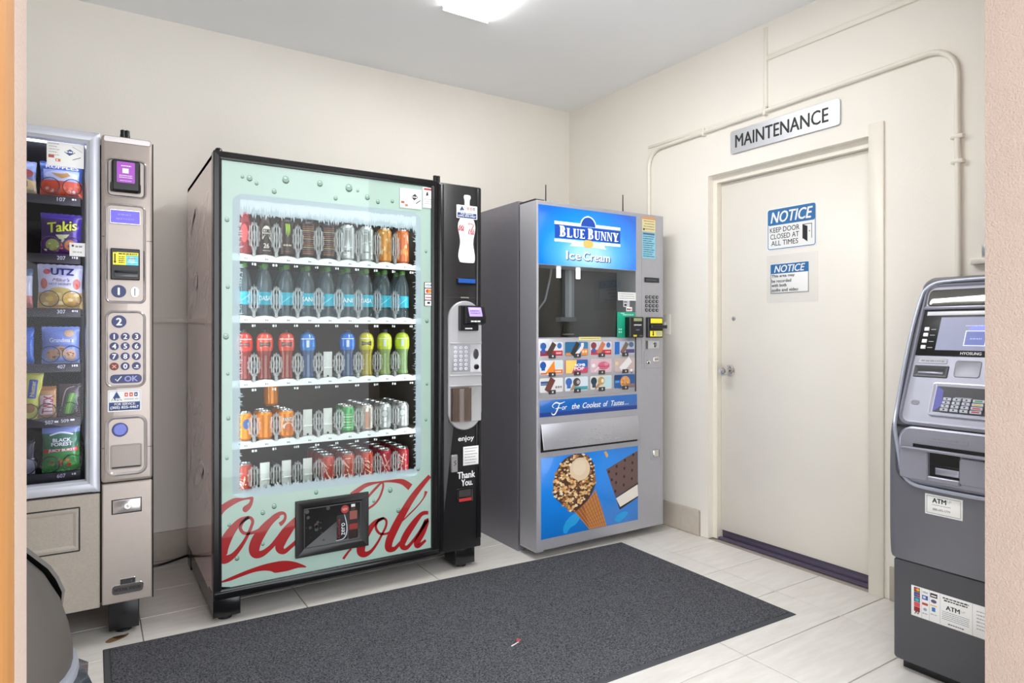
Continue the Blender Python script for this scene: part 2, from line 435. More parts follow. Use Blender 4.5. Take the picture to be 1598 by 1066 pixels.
u0, u1, v0, v1 = dn(2.118, 1.835, 1.314, 1.556)
clearmat('film', 'ffffff', .3, 1.2, milk=.05)
obj('film', MB().slab(df, u0, u1, v0, v1, .0006, .0011, 'film', ch=.0002), n2)
u0, u1, v0, v1 = dn(2.097, 1.882, 1.360, 1.512); H = v1 - v0; W = u1 - u0
obj('paper', MB().slab(df, u0, u1, v0, v1, .0016, .0021, 'white_paper', ch=.0002), n2)
p = MB().rprof(df, u0 + .002, u1 - .002, v0 + .002, v1 - .002, .001, [(0, .0022), (.003, .0022)], 'ink', cap=False)
p.rect(df, u0 + .002, u1 - .002, v0 + H * .67, v1 - .002, .0024, 'sign_blue')
p.text(df, 'NOTICE', u0 + W * .11, u1 - W * .1, v0 + H * .71, v1 - H * .06, .0028, 'white_paper', bold=.025, shear=.25)
for k, t in enumerate(('This area may', 'be recorded', 'with both', 'audio and video')):
    h = H * .115
    p.text(df, t, u0 + W * .04, u0 + W * (.64, .55, .43, .73)[k], v0 + H * (.525, .375, .23, .075)[k], v0 + H * (.525, .375, .23, .075)[k] + h * (1, .9, .9, .9)[k], .0028, 'ink', bold=.03)
obj('print', p, n2)

# ceiling lamp: surface-mounted wraparound fixture
lp = thing('ceiling_light', (1.57, 2.29, ZC), 'long white wraparound fluorescent ceiling light', 'ceiling light')
obj('housing', MB().slab(Fr((0, 0, ZC), (1, 0, 0), (0, 1, 0), (0, 0, -1)), 1.452, 1.692, 1.62, 2.865, 0, .012, 'white_paper', ch=.003), lp)
obj('lens', MB().rprof(Fr((0, 0, ZC), (1, 0, 0), (0, 1, 0), (0, 0, -1)), 1.446, 1.698, 1.625, 2.86, .004, [(0, .012), (0, .018), (.008, .022)], 'lamp_lens', True, True, 2), lp)
obj('end_cap', MB().slab(Fr((0, 2.86, ZC), (1, 0, 0), (0, 0, 1), (0, 1, 0)), 1.445, 1.70, -.024, 0, 0, .006, 'white_paper', ch=.003), lp)

# floor mat
def mat_mat():
    m = mat('mat_pile', '3a3b3d', 1.0, bump=.9, bscale=260); nt = m.node_tree; b = nt.nodes['Principled BSDF']
    tc = nt.nodes.new('ShaderNodeTexCoord'); n = nt.nodes.new('ShaderNodeTexNoise'); n.inputs['Scale'].default_value = 190; n.inputs['Detail'].default_value = 6; n.inputs['Roughness'].default_value = .8
    cr = nt.nodes.new('ShaderNodeValToRGB'); e = cr.color_ramp.elements
    e[0].position = .40; e[0].color = (*lin('222326'), 1); e[1].position = .62; e[1].color = (*lin('76777d'), 1)
    nt.links.new(tc.outputs['Object'], n.inputs['Vector']); nt.links.new(n.outputs['Fac'], cr.inputs[0]); nt.links.new(cr.outputs[0], b.inputs['Base Color'])
    b.inputs['Specular IOR Level'].default_value = .1
mat_mat()
mat('mat_rubber', '45474b', .85, bump=.3, bscale=150)
Q = [(.036, 1.690), (2.448, 1.630), (2.470, 2.712), (.038, 2.826)]
def inset(Q, d):
    cx = sum(p[0] for p in Q) / 4; cy = sum(p[1] for p in Q) / 4
    return [(x + (d if x < cx else -d), y + (d if y < cy else -d)) for x, y in Q]
fm = thing('floor_mat', (1.25, 2.2, 0), 'large charcoal speckled entrance mat with rubber border', 'mat')
m = MB(); L = [[(x, y, z) for x, y in inset(Q, d)] for d, z in ((0, .0004), (.004, .004), (.022, .0048), (.022, .003))]
m.loops(L, 'mat_rubber', True, False); obj('rubber_border', m, fm)
m = MB(); L = [[(x, y, z) for x, y in inset(Q, d)] for d, z in ((.0222, .003), (.0225, .0078), (.027, .0088))]
m.loops(L, 'mat_pile', True, True); obj('pile', m, fm)
lt = MB(); fz = FZ(.0095)
lt.poly(fz, [(1.302, 2.020), (1.345, 2.035), (1.348, 2.040), (1.303, 2.027)], .001, 'white_paper').poly(fz, [(1.343, 2.033), (1.362, 2.048), (1.352, 2.062), (1.338, 2.045)], .002, K('b04848', .6))
obj('paper_scrap', lt, None, 'tiny red and white paper scrap on the floor mat', 'litter')
# ---------------------------------------------------------------- snack vending machine (grey, far side by the left)
mat('snack_silver', 'c9ccd6', 0.32, metal=.35, noise=.03, nscale=6)
mat('snack_champagne', 'b0a59e', 0.36, metal=.45, noise=.05, nscale=40)
mat('snack_speckle', 'a89f94', 0.42, metal=.25, noise=.14, nscale=160)
mat('bezel_silver', 'cfc9c8', 0.22, metal=.7)
mat('black_plastic', '131315', 0.35)
mat('black_paint', '17171a', 0.4, noise=.1, nscale=40)
mat('interior_dark', '24211f', 0.55)
mat('interior_grey', '3a3a3d', 0.5)
mat('key_blue', '1c2a66', 0.3)
mat('print_white', 'f4f4f6', 0.4)
mat('lcd_blue', '5a4fe0', 0.3, emit=.75)
mat('screen_purple', '8a3aa0', 0.3, emit=.6)
mat('led_white', 'f2f5ff', 0.3, emit=9.0)
clearmat('pane', 'eef4f2', .015, 1.75)
clearmat('snack_pane', 'e2e2ea', .02, 1.36)
SY = 2.86
sf = FY(SY)
sn = thing('snack_vending_machine', (-.31, 3.28, 0), 'silver grey snack vending machine with dark glass front', 'vending machine')
X0, X1 = -.82, .200
mb = MB().box(X0, X1 - .002, SY + .03, 3.70, 1.868, 1.893, 'snack_silver').box(X0, X0 + .03, SY + .03, 3.70, .15, 1.868, 'snack_silver').box(X1 - .03, X1 - .002, SY + .03, 3.70, .15, 1.868, K('d6d2ce', .4))
mb.box(X0 + .03, X1 - .03, 3.66, 3.70, .15, 1.868, 'interior_dark').box(X0 + .03, X1 - .03, SY + .04, 3.66, .15, .60, 'interior_dark')
mb.box(-.012, X1 - .03, SY + .04, 3.66, .60, 1.868, 'interior_dark')
obj('cabinet', mb, sn, smooth=False)
m = MB().rprof(sf, X0, .028, .578, 1.902, .006, [(0, -.04), (0, -.004), (.004, 0), (.018, .002), (.030, 0), (.034, -.006), (.040, -.010), (.045, -.028)], 'snack_silver', cap=False)
obj('door_frame', m, sn)
obj('door_edge', MB().slab(sf, .006, .030, .576, 1.903, -.04, -.002, 'snack_silver', ch=.003), sn)
obj('glass', MB().slab(sf, X0 + .04, -.014, .618, 1.865, -.026, -.022, 'snack_pane', ch=.0005), sn)
# lit strip inside the door post
obj('light_strip', MB().box(-.0165, -.0125, 2.892, 2.935, .66, 1.84, 'led_white'), sn)
obj('light_strip', MB().box(-.78, -.03, 2.90, 2.93, 1.858, 1.866, 'led_white'), sn)
lw = obj('lower_panel', MB().slab(sf, X0, .030, .146, .570, -.04, 0, 'snack_speckle', r=.004, ch=.003), sn)
fl = MB().rprof(sf, -.60, -.033, .372, .527, .004, [(0, .0005), (.002, .0005), (.002, -.003), (.004, -.003), (.005, .003), (.012, .004), (.022, -.001), (.03, -.002)], 'snack_speckle')
obj('delivery_flap', fl, sn)
obj('flap_gap', MB().rprof(sf, -.605, -.031, .367, .530, .004, [(0, .0008), (.005, .0008)], 'black_plastic', cap=False), sn)
# control column: upper and lower doors
up = MB().rprof(sf, .034, .199, .608, 1.898, .012, [(0, -.04), (0, .006), (.004, .011), (.010, .013)], 'snack_champagne')
obj('control_panel', up, sn)
lo = MB().rprof(sf, .036, .199, .153, .603, .006, [(0, -.04), (0, .004), (.004, .008)], 'snack_champagne')
obj('service_door', lo, sn)
obj('column_edge', MB().slab(sf, .1995, .2035, .15, 1.888, -.04, .004, 'black_plastic', ch=.001), sn)
obj('top_ledge', MB().rprof(sf, .040, .194, 1.872, 1.897, .008, [(0, .012), (.003, .015), (.007, .015)], 'bezel_silver'), sn)
an = MB()
for dxx in (.104, .118): an.lathe([(.0095, 0), (.0095, .022), (.0085, .026), (.0085, .04), (.004, .043)], 'black_plastic', (dxx, SY + .03, 1.893), 12)
obj('antenna', an, sn, label='short black twin antenna on the top')
def bezel(name, u0, u1, v0, v1, r, parent, fr=sf, n0=.013, m='bezel_silver', inner='snack_champagne', w=.011):
    b = MB().rprof(fr, u0, u1, v0, v1, r, [(0, n0 - .002), (.002, n0 + .003), (w * .5, n0 + .0055), (w * .85, n0 + .003), (w, n0 + .0005)], m, cap=False, seg=6)
    b.poly(fr, rr(u0 + w * .95, u1 - w * .95, v0 + w * .95, v1 - w * .95, max(r - w, .002), 6), n0 + .001, inner)
    return obj(name, b, parent)
N0 = .0145
# card reader in its bezel
bz = bezel('reader_bezel', .046, .181, 1.668, 1.818, .022, sn)
cr = MB().slab(sf, .066, .158, 1.690, 1.806, N0, .040, 'black_plastic', r=.008, ch=.006)
cr.slab(sf, .062, .160, 1.690, 1.722, N0, .036, 'black_plastic', r=.004, ch=.003)
rd = obj('card_reader', cr, sn)
obj('screen', MB().poly(sf, rr(.082, .140, 1.722, 1.799, .003), .0405, 'screen_purple').rect(sf, .100, .120, 1.757, 1.775, .041, 'print_white').dashes(sf, .096, .128, 1.784, .004, .041, 'print_white', 1).dashes(sf, .090, .132, 1.748, .003, .041, 'print_white', 2).dashes(sf, .090, .132, 1.741, .003, .041, 'print_white', 3).dashes(sf, .092, .130, 1.729, .002, .041, 'print_white', 4), rd)
obj('reader_label', MB().dashes(sf, .090, .135, 1.706, .006, .0367, 'print_white', 5, 1, 3).rect(sf, .084, .140, 1.7135, 1.716, .0367, 'print_white'), rd)
# display and bill acceptor in one long bezel
bezel('display_bezel', .044, .179, 1.273, 1.648, .022, sn)
ds = obj('display', MB().slab(sf, .060, .160, 1.570, 1.625, N0, .0185, 'bezel_silver', r=.004).poly(sf, rr(.063, .157, 1.574, 1.621, .002), .019, 'lcd_blue'), sn)
m = MB().dashes(sf, .086, .128, 1.606, .007, .0195, K('9d96f5'), 9).dashes(sf, .080, .138, 1.590, .007, .0195, K('9d96f5'), 10)
obj('display_text', m, ds)
bl = obj('bill_acceptor', MB().slab(sf, .063, .157, 1.362, 1.478, N0, .030, 'black_plastic', r=.003, ch=.003).slab(sf, .075, .150, 1.388, 1.395, .03, .040, 'black_plastic', ch=.002).slab(sf, .075, .150, 1.372, 1.384, .03, .036, K('606064', .3), ch=.002), sn)
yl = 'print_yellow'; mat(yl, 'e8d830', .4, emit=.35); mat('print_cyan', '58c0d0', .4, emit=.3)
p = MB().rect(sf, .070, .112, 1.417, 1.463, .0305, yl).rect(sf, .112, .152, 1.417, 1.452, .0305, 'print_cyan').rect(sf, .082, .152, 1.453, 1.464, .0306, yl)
p.rect(sf, .0745, .0785, 1.430, 1.458, .031, 'ink').poly(sf, [(.0715, 1.430), (.0815, 1.430), (.0765, 1.421)], .031, 'ink').dashes(sf, .088, .148, 1.4585, .005, .031, 'ink', 3)
for q in range(4): p.dashes(sf, .088, .108, 1.447 - q * .007, .0035, .031, 'ink', q)
p.poly(sf, ell(.130, 1.436, .011, .013, 12), .031, K('a8e0e0')).dashes(sf, .116, .148, 1.428, .003, .0313, 'print_white', 6).dashes(sf, .118, .146, 1.442, .003, .0313, K('d05050'), 7)
obj('bill_print', p, bl)
def numdisc(u, v, r, t, name, rv=None):
    o = obj(name, MB().disc(sf, u, v, r, N0, .017, 'key_blue', 24, rv=rv), sn)
    obj('numeral', MB().text(sf, t, u - r, u + r, v - r * .55, v + r * .55, .0175, 'print_white', bold=.06, align='c'), o)
numdisc(.089, 1.319, .024, '1', 'number_disc', .0235)
numdisc(.090, 1.206, .024, '2', 'number_disc', .0235)
obj('coin_slot', MB().disc(sf, .141, 1.318, .015, N0, .017, 'bezel_silver', 16, rv=.021).slab(sf, .1395, .1425, 1.304, 1.332, .017, .0175, 'ink', ch=.0002), sn)
bezel('keypad_bezel', .044, .179, .957, 1.249, .03, sn)
for q, t in enumerate(('1', '2', '3', '4', '5', '6', '7', '8', '9', 'x', '0', 'w')):
    u = (.0745, .110, .1465)[q % 3]; v = (1.150, 1.114, 1.076, 1.039)[q // 3]
    k = obj('key', MB().disc(sf, u, v, .0145, N0, .0185, 'key_blue' if t != 'x' else K('6e2a1e', .35), 18), sn)
    if t == 'x':
        m = MB().stroke(sf, [(u - .006, v - .006, .003), (u + .006, v + .006, .003)], .019, K('e8a090'), 1).stroke(sf, [(u - .006, v + .006, .003), (u + .006, v - .006, .003)], .0191, K('e8a090'), 1)
    elif t == 'w':
        m = MB().disc(sf, u + .002, v, .005, .0184, .019, 'print_white', 10).stroke(sf, [(u - .008, v - .006, .002), (u + .007, v - .007, .002)], .019, 'print_white', 1)
    else: m = MB().text(sf, t, u - .01, u + .01, v - .009, v + .009, .019, 'print_white', bold=.05, align='c')
    obj('numeral', m, k)
k = obj('key', MB().slab(sf, .062, .164, .976, 1.008, N0, .0185, 'key_blue', r=.014, ch=.001), sn, label='wide blue OK key')
obj('lettering', MB().text(sf, 'OK', .108, .150, .982, 1.002, .019, K('9aa0d8'), bold=.05).stroke(sf, [(.078, .992, .003), (.084, .984, .003), (.098, 1.002, .003)], .019, 'print_white', 1), k)
def service_sticker(fr, u0, u1, v0, v1, n, parent):
    W, H = u1 - u0, v1 - v0
    s = obj('service_sticker', MB().slab(fr, u0, u1, v0, v1, n - .0008, n, 'white_paper', r=.003, ch=.0002), parent, label='white and navy service phone sticker')
    nv = K('1f3d78', .45); rd_ = K('d8452c', .45)
    p = MB().rprof(fr, u0 + W * .03, u1 - W * .03, v0 + H * .05, v1 - H * .05, .002, [(0, n + .0003), (W * .012, n + .0003)], K('9fb0cc'), cap=False)
    p.rect(fr, u0 + W * .04, u1 - W * .04, v0 + H * .05, v0 + H * .43, n + .0005, nv)
    p.poly(fr, [(u0 + W * .10, v0 + H * .50), (u0 + W * .42, v0 + H * .50), (u0 + W * .26, v0 + H * .93)], n + .0005, nv)
    p.text(fr, 'APR', u0 + W * .11, u0 + W * .41, v0 + H * .46, v0 + H * .62, n + .0008, 'white_paper', bold=.03)
    for q in range(3):
        a = u0 + W * (.50 + .145 * q); p.poly(fr, rr(a, a + W * .1, v0 + H * .68, v0 + H * .86, .001), n + .0005, (rd_, rd_, nv)[q]); p.rect(fr, a + W * .03, a + W * .07, v0 + H * .73, v0 + H * .80, n + .0007, 'white_paper')
    p.text(fr, 'VENDING, INC', u0 + W * .48, u0 + W * .92, v0 + H * .52, v0 + H * .59, n + .0005, nv)
    p.text(fr, 'FOR SERVICE:', u0 + W * .20, u0 + W * .82, v0 + H * .29, v0 + H * .40, n + .0008, 'white_paper', bold=.02)
    p.text(fr, '(305) 825-4467', u0 + W * .08, u0 + W * .92, v0 + H * .10, v0 + H * .25, n + .0008, 'white_paper', bold=.03)
    obj('print', p, s)
service_sticker(sf, .054, .162, .870, .951, .0142, sn)
bz = bezel('coin_return', .044, .184, .628, .855, .034, sn, w=.014)
obj('release_button', MB().disc(sf, .093, .802, .0265, N0, .016, 'key_blue', 24).disc(sf, .093, .802, .022, .016, .020, K('6f7ad2', .3), 24, ch=.003), sn, label='round lavender blue coin return button')
obj('coin_cup', MB().rprof(sf, .062, .165, .654, .746, .008, [(0, N0), (.001, .0165), (.004, .0165), (.005, N0 - .0002)], K('8f857f', .35, metal=.5), cap=True).rect(sf, .066, .161, .656, .664, .0152, 'ink'), sn)
for a_, b_, z_ in ((.036, .0445, 1.520), (.180, .198, 1.512), (.036, .044, .736), (.184, .198, .730)): obj('panel_seam', MB().rect(sf, a_, b_, z_, z_ + .002, .0132, 'ink'), sn)
lk = obj('lock_plate', MB().slab(sf, .066, .164, .486, .541, .004, .0092, 'black_plastic', ch=.001).slab(sf, .070, .161, .490, .538, .008, .012, 'bezel_silver', ch=.002), sn)
obj('lock', MB().disc(sf, .118, .514, .012, .012, .017, 'chrome', 16).disc(sf, .118, .514, .006, .017, .019, 'grey_metal', 12).rect(sf, .1172, .1188, .509, .519, .0195, 'ink'), lk)
em = obj('emblem', MB().slab(sf, .066, .170, .184, .222, .006, .011, 'chrome', r=.012, ch=.002).slab(sf, .092, .144, .215, .243, .006, .0105, 'chrome', r=.004, ch=.002), sn, label='chrome maker emblem')
obj('lettering', MB().slab(sf, .071, .165, .190, .216, .0105, .0115, K('55504e', .4, metal=.4), r=.009, ch=.0003).text(sf, 'NATIONAL VENDORS', .075, .161, .197, .210, .012, 'ink', bold=.04).rect(sf, .096, .140, .222, .238, .0108, 'ink').text(sf, 'CRANE', .101, .135, .225, .235, .0113, 'chrome', bold=.02), em)
for lx0, lx1 in ((.060, .160), (-.78, -.68)):
    obj('leg', MB().slab(FY(2.93), lx0, lx1, .022, .155, -.10, 0, 'black_paint', ch=.003).disc(FY(2.93), lx0 + .05, .085, .006, 0, .004, 'black_plastic', 10), sn)
    obj('foot', MB().lathe([(.030, 0), (.030, .008), (.012, .012), (.012, .03)], 'black_plastic', ((lx0 + lx1) / 2, 2.99, 0), 14), sn)
    obj('leg', MB().slab(FY(3.66), lx0, lx1, 0, .155, -.03, 0, 'black_paint', ch=.003), sn)
# stickers on the glass
p = MB().slab(sf, -.132, -.020, 1.768, 1.855, -.0215, -.0205, 'white_paper', ch=.0002)
st = obj('glass_sticker', p, sn, label='white payment instruction sticker at the top of the glass')
q = MB().poly(sf, [(-.080, 1.822), (-.062, 1.834), (-.046, 1.822), (-.064, 1.810)], -.0200, K('3d5488', .5)).dashes(sf, -.076, -.050, 1.823, .006, -.0198, 'print_white', 1)
q.poly(sf, [(-.055, 1.795), (-.030, 1.806), (-.029, 1.809), (-.054, 1.798)], -.02, K('6a6a6a')).poly(sf, [(-.055, 1.843), (-.024, 1.826), (-.024, 1.828), (-.054, 1.845)], -.02, K('b8b8b8'))
for k in range(5): q.dashes(sf, -.126, -.094 - .006 * (k % 2), 1.848 - k * .010, .003, -.02, K('a0a0a4'), k)
q.rect(sf, -.127, -.110, 1.797, 1.807, -.02, K('b05048')).rect(sf, -.106, -.091, 1.785, 1.795, -.02, K('c87848')).rect(sf, -.103, -.099, 1.787, 1.793, -.0198, 'print_white')
obj('print', q, st)
p = MB().slab(sf, -.064, -.016, 1.445, 1.494, -.0215, -.0205, 'white_paper', ch=.0002)
st = obj('glass_sticker', p, sn, label='small white mobile payment sticker on the glass')
obj('print', MB().disc(sf, -.054, 1.483, .004, -.0205, -.02, 'ink', 10).dashes(sf, -.046, -.022, 1.481, .007, -.02, K('909094'), 1).dashes(sf, -.054, -.024, 1.460, .006, -.02, K('b0b0b4'), 2), st)
# interior trays with price rails
SHZ = (1.662, 1.444, 1.244, 1.039, .836, .633)
for z, t in zip(SHZ, ('107', '207', '307', '407', '507', '607')):
    tr = obj('tray', MB().box(X0 + .035, -.030, 2.962, 3.55, z - .006, z + .002, 'interior_grey'), sn)
    rl = obj('price_rail', MB().slab(FY(2.955), X0 + .035, -.030, z - .022, z + .012, -.006, 0, 'interior_dark', ch=.002), sn)
    m = MB(); ff = FY(2.955); uc = -.088
    if t == '507':
        m.text(ff, '507', -.140, -.115, z - .010, z + .004, .0008, 'print_white').text(ff, '509', -.092, -.068, z - .006, z + .006, .0008, 'print_white').dashes(ff, -.112, -.100, z - .002, .008, .0008, 'print_white', 3).dashes(ff, -.063, -.050, z + .002, .008, .0008, 'print_white', 4)
    else:
        m.text(ff, t, uc - .016, uc + .010, z - .008, z + .006, .0008, 'print_white').dashes(ff, uc + .030, uc + .048, z + .002, .008, .0008, 'print_white', 5, .3, .9)
    m.rect(ff, uc - .06, uc + .055, z + .0105, z + .0115, .0008, K('5a5a60'))
    obj('price_label', m, rl)
def coil(cx, cz, r=.030, y0=2.944, y1=3.22, turns=5, ph=0.0):
    P = []
    n = 18
    for k in range(n + 1): P.append((cx + r * math.sin(2 * PI * k / n + ph), y0 + .004 * k / n, cz - r * math.cos(2 * PI * k / n + ph)))
    for k in range(1, int(turns * 14) + 1):
        a = 2 * PI * k / 14; P.append((cx + r * math.sin(a + ph), y0 + .004 + (y1 - y0) * k / (turns * 14), cz - r * math.cos(a + ph)))
    obj('spiral_coil', MB().tube(P, .0016, 'black_plastic', 5), sn)
class BagFr:
    """the puffed front of a bag: u across, v up from its bottom seam"""
    def __init__(s, w, h, d, pinch=.07): s.w, s.h, s.d, s.p = w, h, d, pinch
    def pt(s, u, v, n=0.0):
        a = max(0.0, 1 - (2 * u / s.w) ** 2); t = min(max(v / s.h, 0), 1); e = max(0.0, min(1, (t - .07) / .86))
        b = s.d * (a ** .55) * (math.sin(PI * e) ** .45 if 0 < e < 1 else 0)
        x = u * (1 - s.p * math.sin(PI * t) ** 2 * .6)
        wob = .0015 * math.sin(37 * u / s.w + 11 * t) + .001 * math.sin(23 * t - 9 * u / s.w)
        return Vector((x, -b + wob * (1 - a) - n, v))
def make_bag(name, label, cx, z0, w, h, zones, decor=None, d=.020, y=2.974, rot=0.0, group=None, cat='snack', tilt=0.0, lay=None):
    root = thing(name, (cx, y, z0), label, cat, group)
    root.rotation_euler = (tilt, rot, 0)
    fr = BagFr(w, h, d); nx, nz = 14, 22; V = []; F = []; mm = []
    for side in (1, -1):
        o = len(V)
        for j in range(nz + 1):
            for i in range(nx + 1):
                u = (i / nx - .5) * w; v = j / nz * h
                if j in (0, nz): v += .0012 * (1 if i % 2 else -1)
                p = fr.pt(u, v)
                if side < 0: p.y = -p.y * .8
                V.append(p)
        for j in range(nz):
            t = (j + .5) / nz
            for i in range(nx):
                q = (o + j * (nx + 1) + i, o + j * (nx + 1) + i + 1, o + (j + 1) * (nx + 1) + i + 1, o + (j + 1) * (nx + 1) + i)
                s_ = (i + .5) / nx - .5
                F.append(q if side > 0 else q[::-1]); mm.append(zones(s_, t) if callable(zones) else next(c for tm, c in zones if t <= tm))
    mb = MB()
    mb.v = [tuple(p) for p in V]; mb.f = F; mb.m = [mb.slot(c) for c in mm]
    obj('pouch', mb, root, local=True)
    if decor:
        m = MB(); decor(m, fr, w, h); obj('print', m, root, local=True)
    return root
def F_(c): return K(c, .28, coat=.3)
E_ = .0018
# top row: ridged chip bags
def d_ruf(m, f, w, h):
    m.text(f, 'RUFFLES', -w * .36, w * .40, h * .80, h * .91, E_ + .001, F_('eef0f8'), bold=.03)
    m.blob(f, ell(0, h * .60, w * .40, h * .15, 20), E_, F_('cdd6ee')).blob(f, [(-w * .25, h * .67), (0, h * .66), (w * .15, h * .70), (w * .22, h * .62), (w * .1, h * .55), (0, h * .52), (-w * .12, h * .58)], E_ + .001, F_('c79a58'))
    for k in range(22):
        a = random.uniform(-.4, .4) * w; b = random.uniform(.08, .38) * h; m.blob(f, ell(a, b, .008 * random.uniform(.5, 1), .006, 7), E_ + random.uniform(0, .0006), F_(random.choice(('e2522e', 'd8421f', 'f08058', 'e8d0c0', 'ec6a3c'))), 2)
make_bag('chip_bag', 'blue and orange ridged chip bag on the top tray of the snack machine', -.0905, SHZ[0] + .010, .132, .128, lambda s, t: F_('3f62a8') if t > .78 or abs(s) > .45 and t > .45 else (F_('a9bce4') if t > .45 else F_('dd5530')), d_ruf, group='snack bags in the coils')
def d_ruf2(m, f, w, h): m.blob(f, ell(w * .25, h * .3, w * .2, h * .14, 14), E_, F_('e8c878')).blob(f, ell(w * .28, h * .62, w * .16, h * .12, 14), E_, F_('b05048'))
make_bag('chip_bag', 'pale blue chip bag half hidden beside the blue and orange one', -.228, SHZ[0] + .010, .125, .12, lambda s, t: F_('9fb2d8') if t > .7 else F_('7c88a8') if t > .4 else F_('d6c690'), d_ruf2, group='snack bags in the coils')
# second row: purple rolled tortilla chips
def d_tak(m, f, w, h):
    class L:                                   # slanted lettering
        def pt(s, u, v, n=0): return f.pt(u, v + u * .18, n)
    m.text(L(), 'Takis', -w * .34, w * .38, h * .56, h * .80, E_ + .0025, F_('20202a'), bold=.06)
    m.text(L(), 'Takis', -w * .34, w * .38, h * .56, h * .80, E_ + .0035, F_('d8e040'), bold=.03)
    m.blob(f, ell(-w * .22, h * .24, w * .17, h * .14, 14), E_, F_('a8b060')).blob(f, ell(w * .22, h * .24, w * .15, h * .13, 14), E_, F_('c07838')).blob(f, [(-w * .15, h * .48), (w * .2, h * .5), (w * .02, h * .3)], E_ + .001, F_('c8cc90')).blob(f, [(-w * .05, h * .15), (w * .05, h * .15), (0, h * .3)], E_, F_('d86a2a'))
    for k in range(16): a = random.uniform(-.38, .38) * w; b = random.uniform(.06, .4) * h; m.blob(f, ell(a, b, .005, .004, 6), E_ + .0012, F_(random.choice(('d8e0a0', '6a2a7a', 'e08838', '8a9a40', '402050'))), 1)
make_bag('chip_bag', 'purple tortilla chip bag with yellow-green lettering on the second tray', -.0905, SHZ[1] + .010, .128, .155, lambda s, t: F_('4a2f9a') if t > .85 or s > .3 else F_('3a1f58') if t > .45 else F_('52206a'), d_tak, group='snack bags in the coils')
make_bag('chip_bag', 'dark purple bag behind the pillar on the second tray', -.262, SHZ[1] + .010, .12, .11, [(.4, F_('4a3f8a')), (1, F_('2a2440'))], None, group='snack bags in the coils')
# third row: white crisps bag
def d_utz(m, f, w, h):
    nv = F_('232a6e')
    m.text(f, 'UTZ', -w * .20, w * .30, h * .76, h * .91, E_ + .002, nv, bold=.06).blob(f, ell(-w * .30, h * .83, w * .08, h * .06, 12), E_, F_('c03048'))
    m.text(f, "Mike's", -w * .18, w * .22, h * .61, h * .69, E_ + .001, F_('7a3a4a'), shear=.3).text(f, 'HOT HONEY', -w * .26, w * .26, h * .53, h * .58, E_ + .001, F_('5a2a3a'), bold=.02)
    m.blob(f, ell(-w * .37, h * .56, w * .08, h * .12, 12), E_, F_('c8583a')).blob(f, ell(w * .38, h * .56, w * .08, h * .12, 12), E_, F_('c8583a'))
    m.blob(f, ell(0, h * .40, w * .26, h * .08, 16), E_, F_('c8b048'))
    for k in range(20): a = random.uniform(-.38, .38) * w; b = random.uniform(.08, .34) * h; m.blob(f, ell(a, b, .010, .007, 7), E_ + random.uniform(0, .001), F_(random.choice(('e8c850', 'dcb43c', 'f0dc90', 'c89838'))), 2)
make_bag('chip_bag', 'white and yellow crisps bag on the third tray', -.094, SHZ[2] + .010, .140, .165, lambda s, t: F_('d4d6e6') if t > .35 else F_('d2a94e'), d_utz, group='snack bags in the coils')
make_bag('chip_bag', 'white bag with a salmon base beside the crisps on the third tray', -.232, SHZ[2] + .010, .11, .145, lambda s, t: F_('56748c') if t > .8 else F_('d0d6dc') if t > .34 else F_('d07a64'), None, group='snack bags in the coils')
# fourth row: blue cookie packs
def d_blu(m, f, w, h):
    m.blob(f, ell(w * .22, h * .82, w * .14, h * .10, 12), E_, F_('c8a880')).text(f, "Grandma's", -w * .30, w * .34, h * .58, h * .70, E_ + .001, F_('f0f2fa'), bold=.02).text(f, 'MINI COOKIES', -w * .2, w * .38, h * .46, h * .51, E_ + .001, F_('22306a'))
    for a, b in ((-.24, .25), (.26, .24), (0, .34)):
        m.blob(f, ell(a * w, b * h, w * .15, h * .15, 14), E_, F_('d0a87c'))
        for k in range(5): m.blob(f, ell(a * w + random.uniform(-.09, .09) * w, b * h + random.uniform(-.09, .09) * h, .004, .003, 6), E_ + .001, F_('8a5a34'), 1)
make_bag('cookie_bag', 'light blue cookie bag on the fourth tray', -.0925, SHZ[3] + .010, .118, .138, lambda s, t: F_('7d96d4') if t > .4 else F_('8fa6dc'), d_blu, group='snack bags in the coils')
make_bag('cookie_bag', 'bright blue bag at the edge of the fourth tray', -.228, SHZ[3] + .010, .11, .135, [(1, F_('2f6cc8'))], None, group='snack bags in the coils')
# fifth row: narrow bars
def d_nut(m, f, w, h):
    class L:
        def pt(s, u, v, n=0): return f.pt(-v, u, n)
    m.blob(f, rr(-w * .2, w * .26, h * .42, h * .80, .004), E_, F_('2a4aa0')).text(L(), 'Nutter', h * .46, h * .77, -w * .14, w * .08, E_ + .001, F_('f0e880'), bold=.02).blob(f, ell(0, h * .22, w * .28, h * .1, 12), E_, F_('a87838'))
make_bag('cookie_bag', 'tall yellow cookie bag leaning on the fifth tray', -.190, SHZ[4] + .012, .058, .182, [(1, F_('d8dc4a'))], d_nut, d=.012, rot=.10, group='snack bags in the coils')
def d_twx(m, f, w, h):
    class L:
        def pt(s, u, v, n=0): return f.pt(-v + u * .1, u, n)
    m.blob(f, rr(-w * .36, w * .30, h * .12, h * .72, .004), E_, F_('e6dad2')).text(L(), 'TWIX', h * .16, h * .70, -w * .25, w * .28, E_ + .001, F_('b02a3a'), bold=.03)
make_bag('candy_bar', 'gold candy bar with red letters on the fifth tray', -.136, SHZ[4] + .012, .060, .118, lambda s, t: F_('b0743c') if t > .86 or t < .08 else F_('c89a58'), d_twx, d=.012, group='snack bags in the coils')
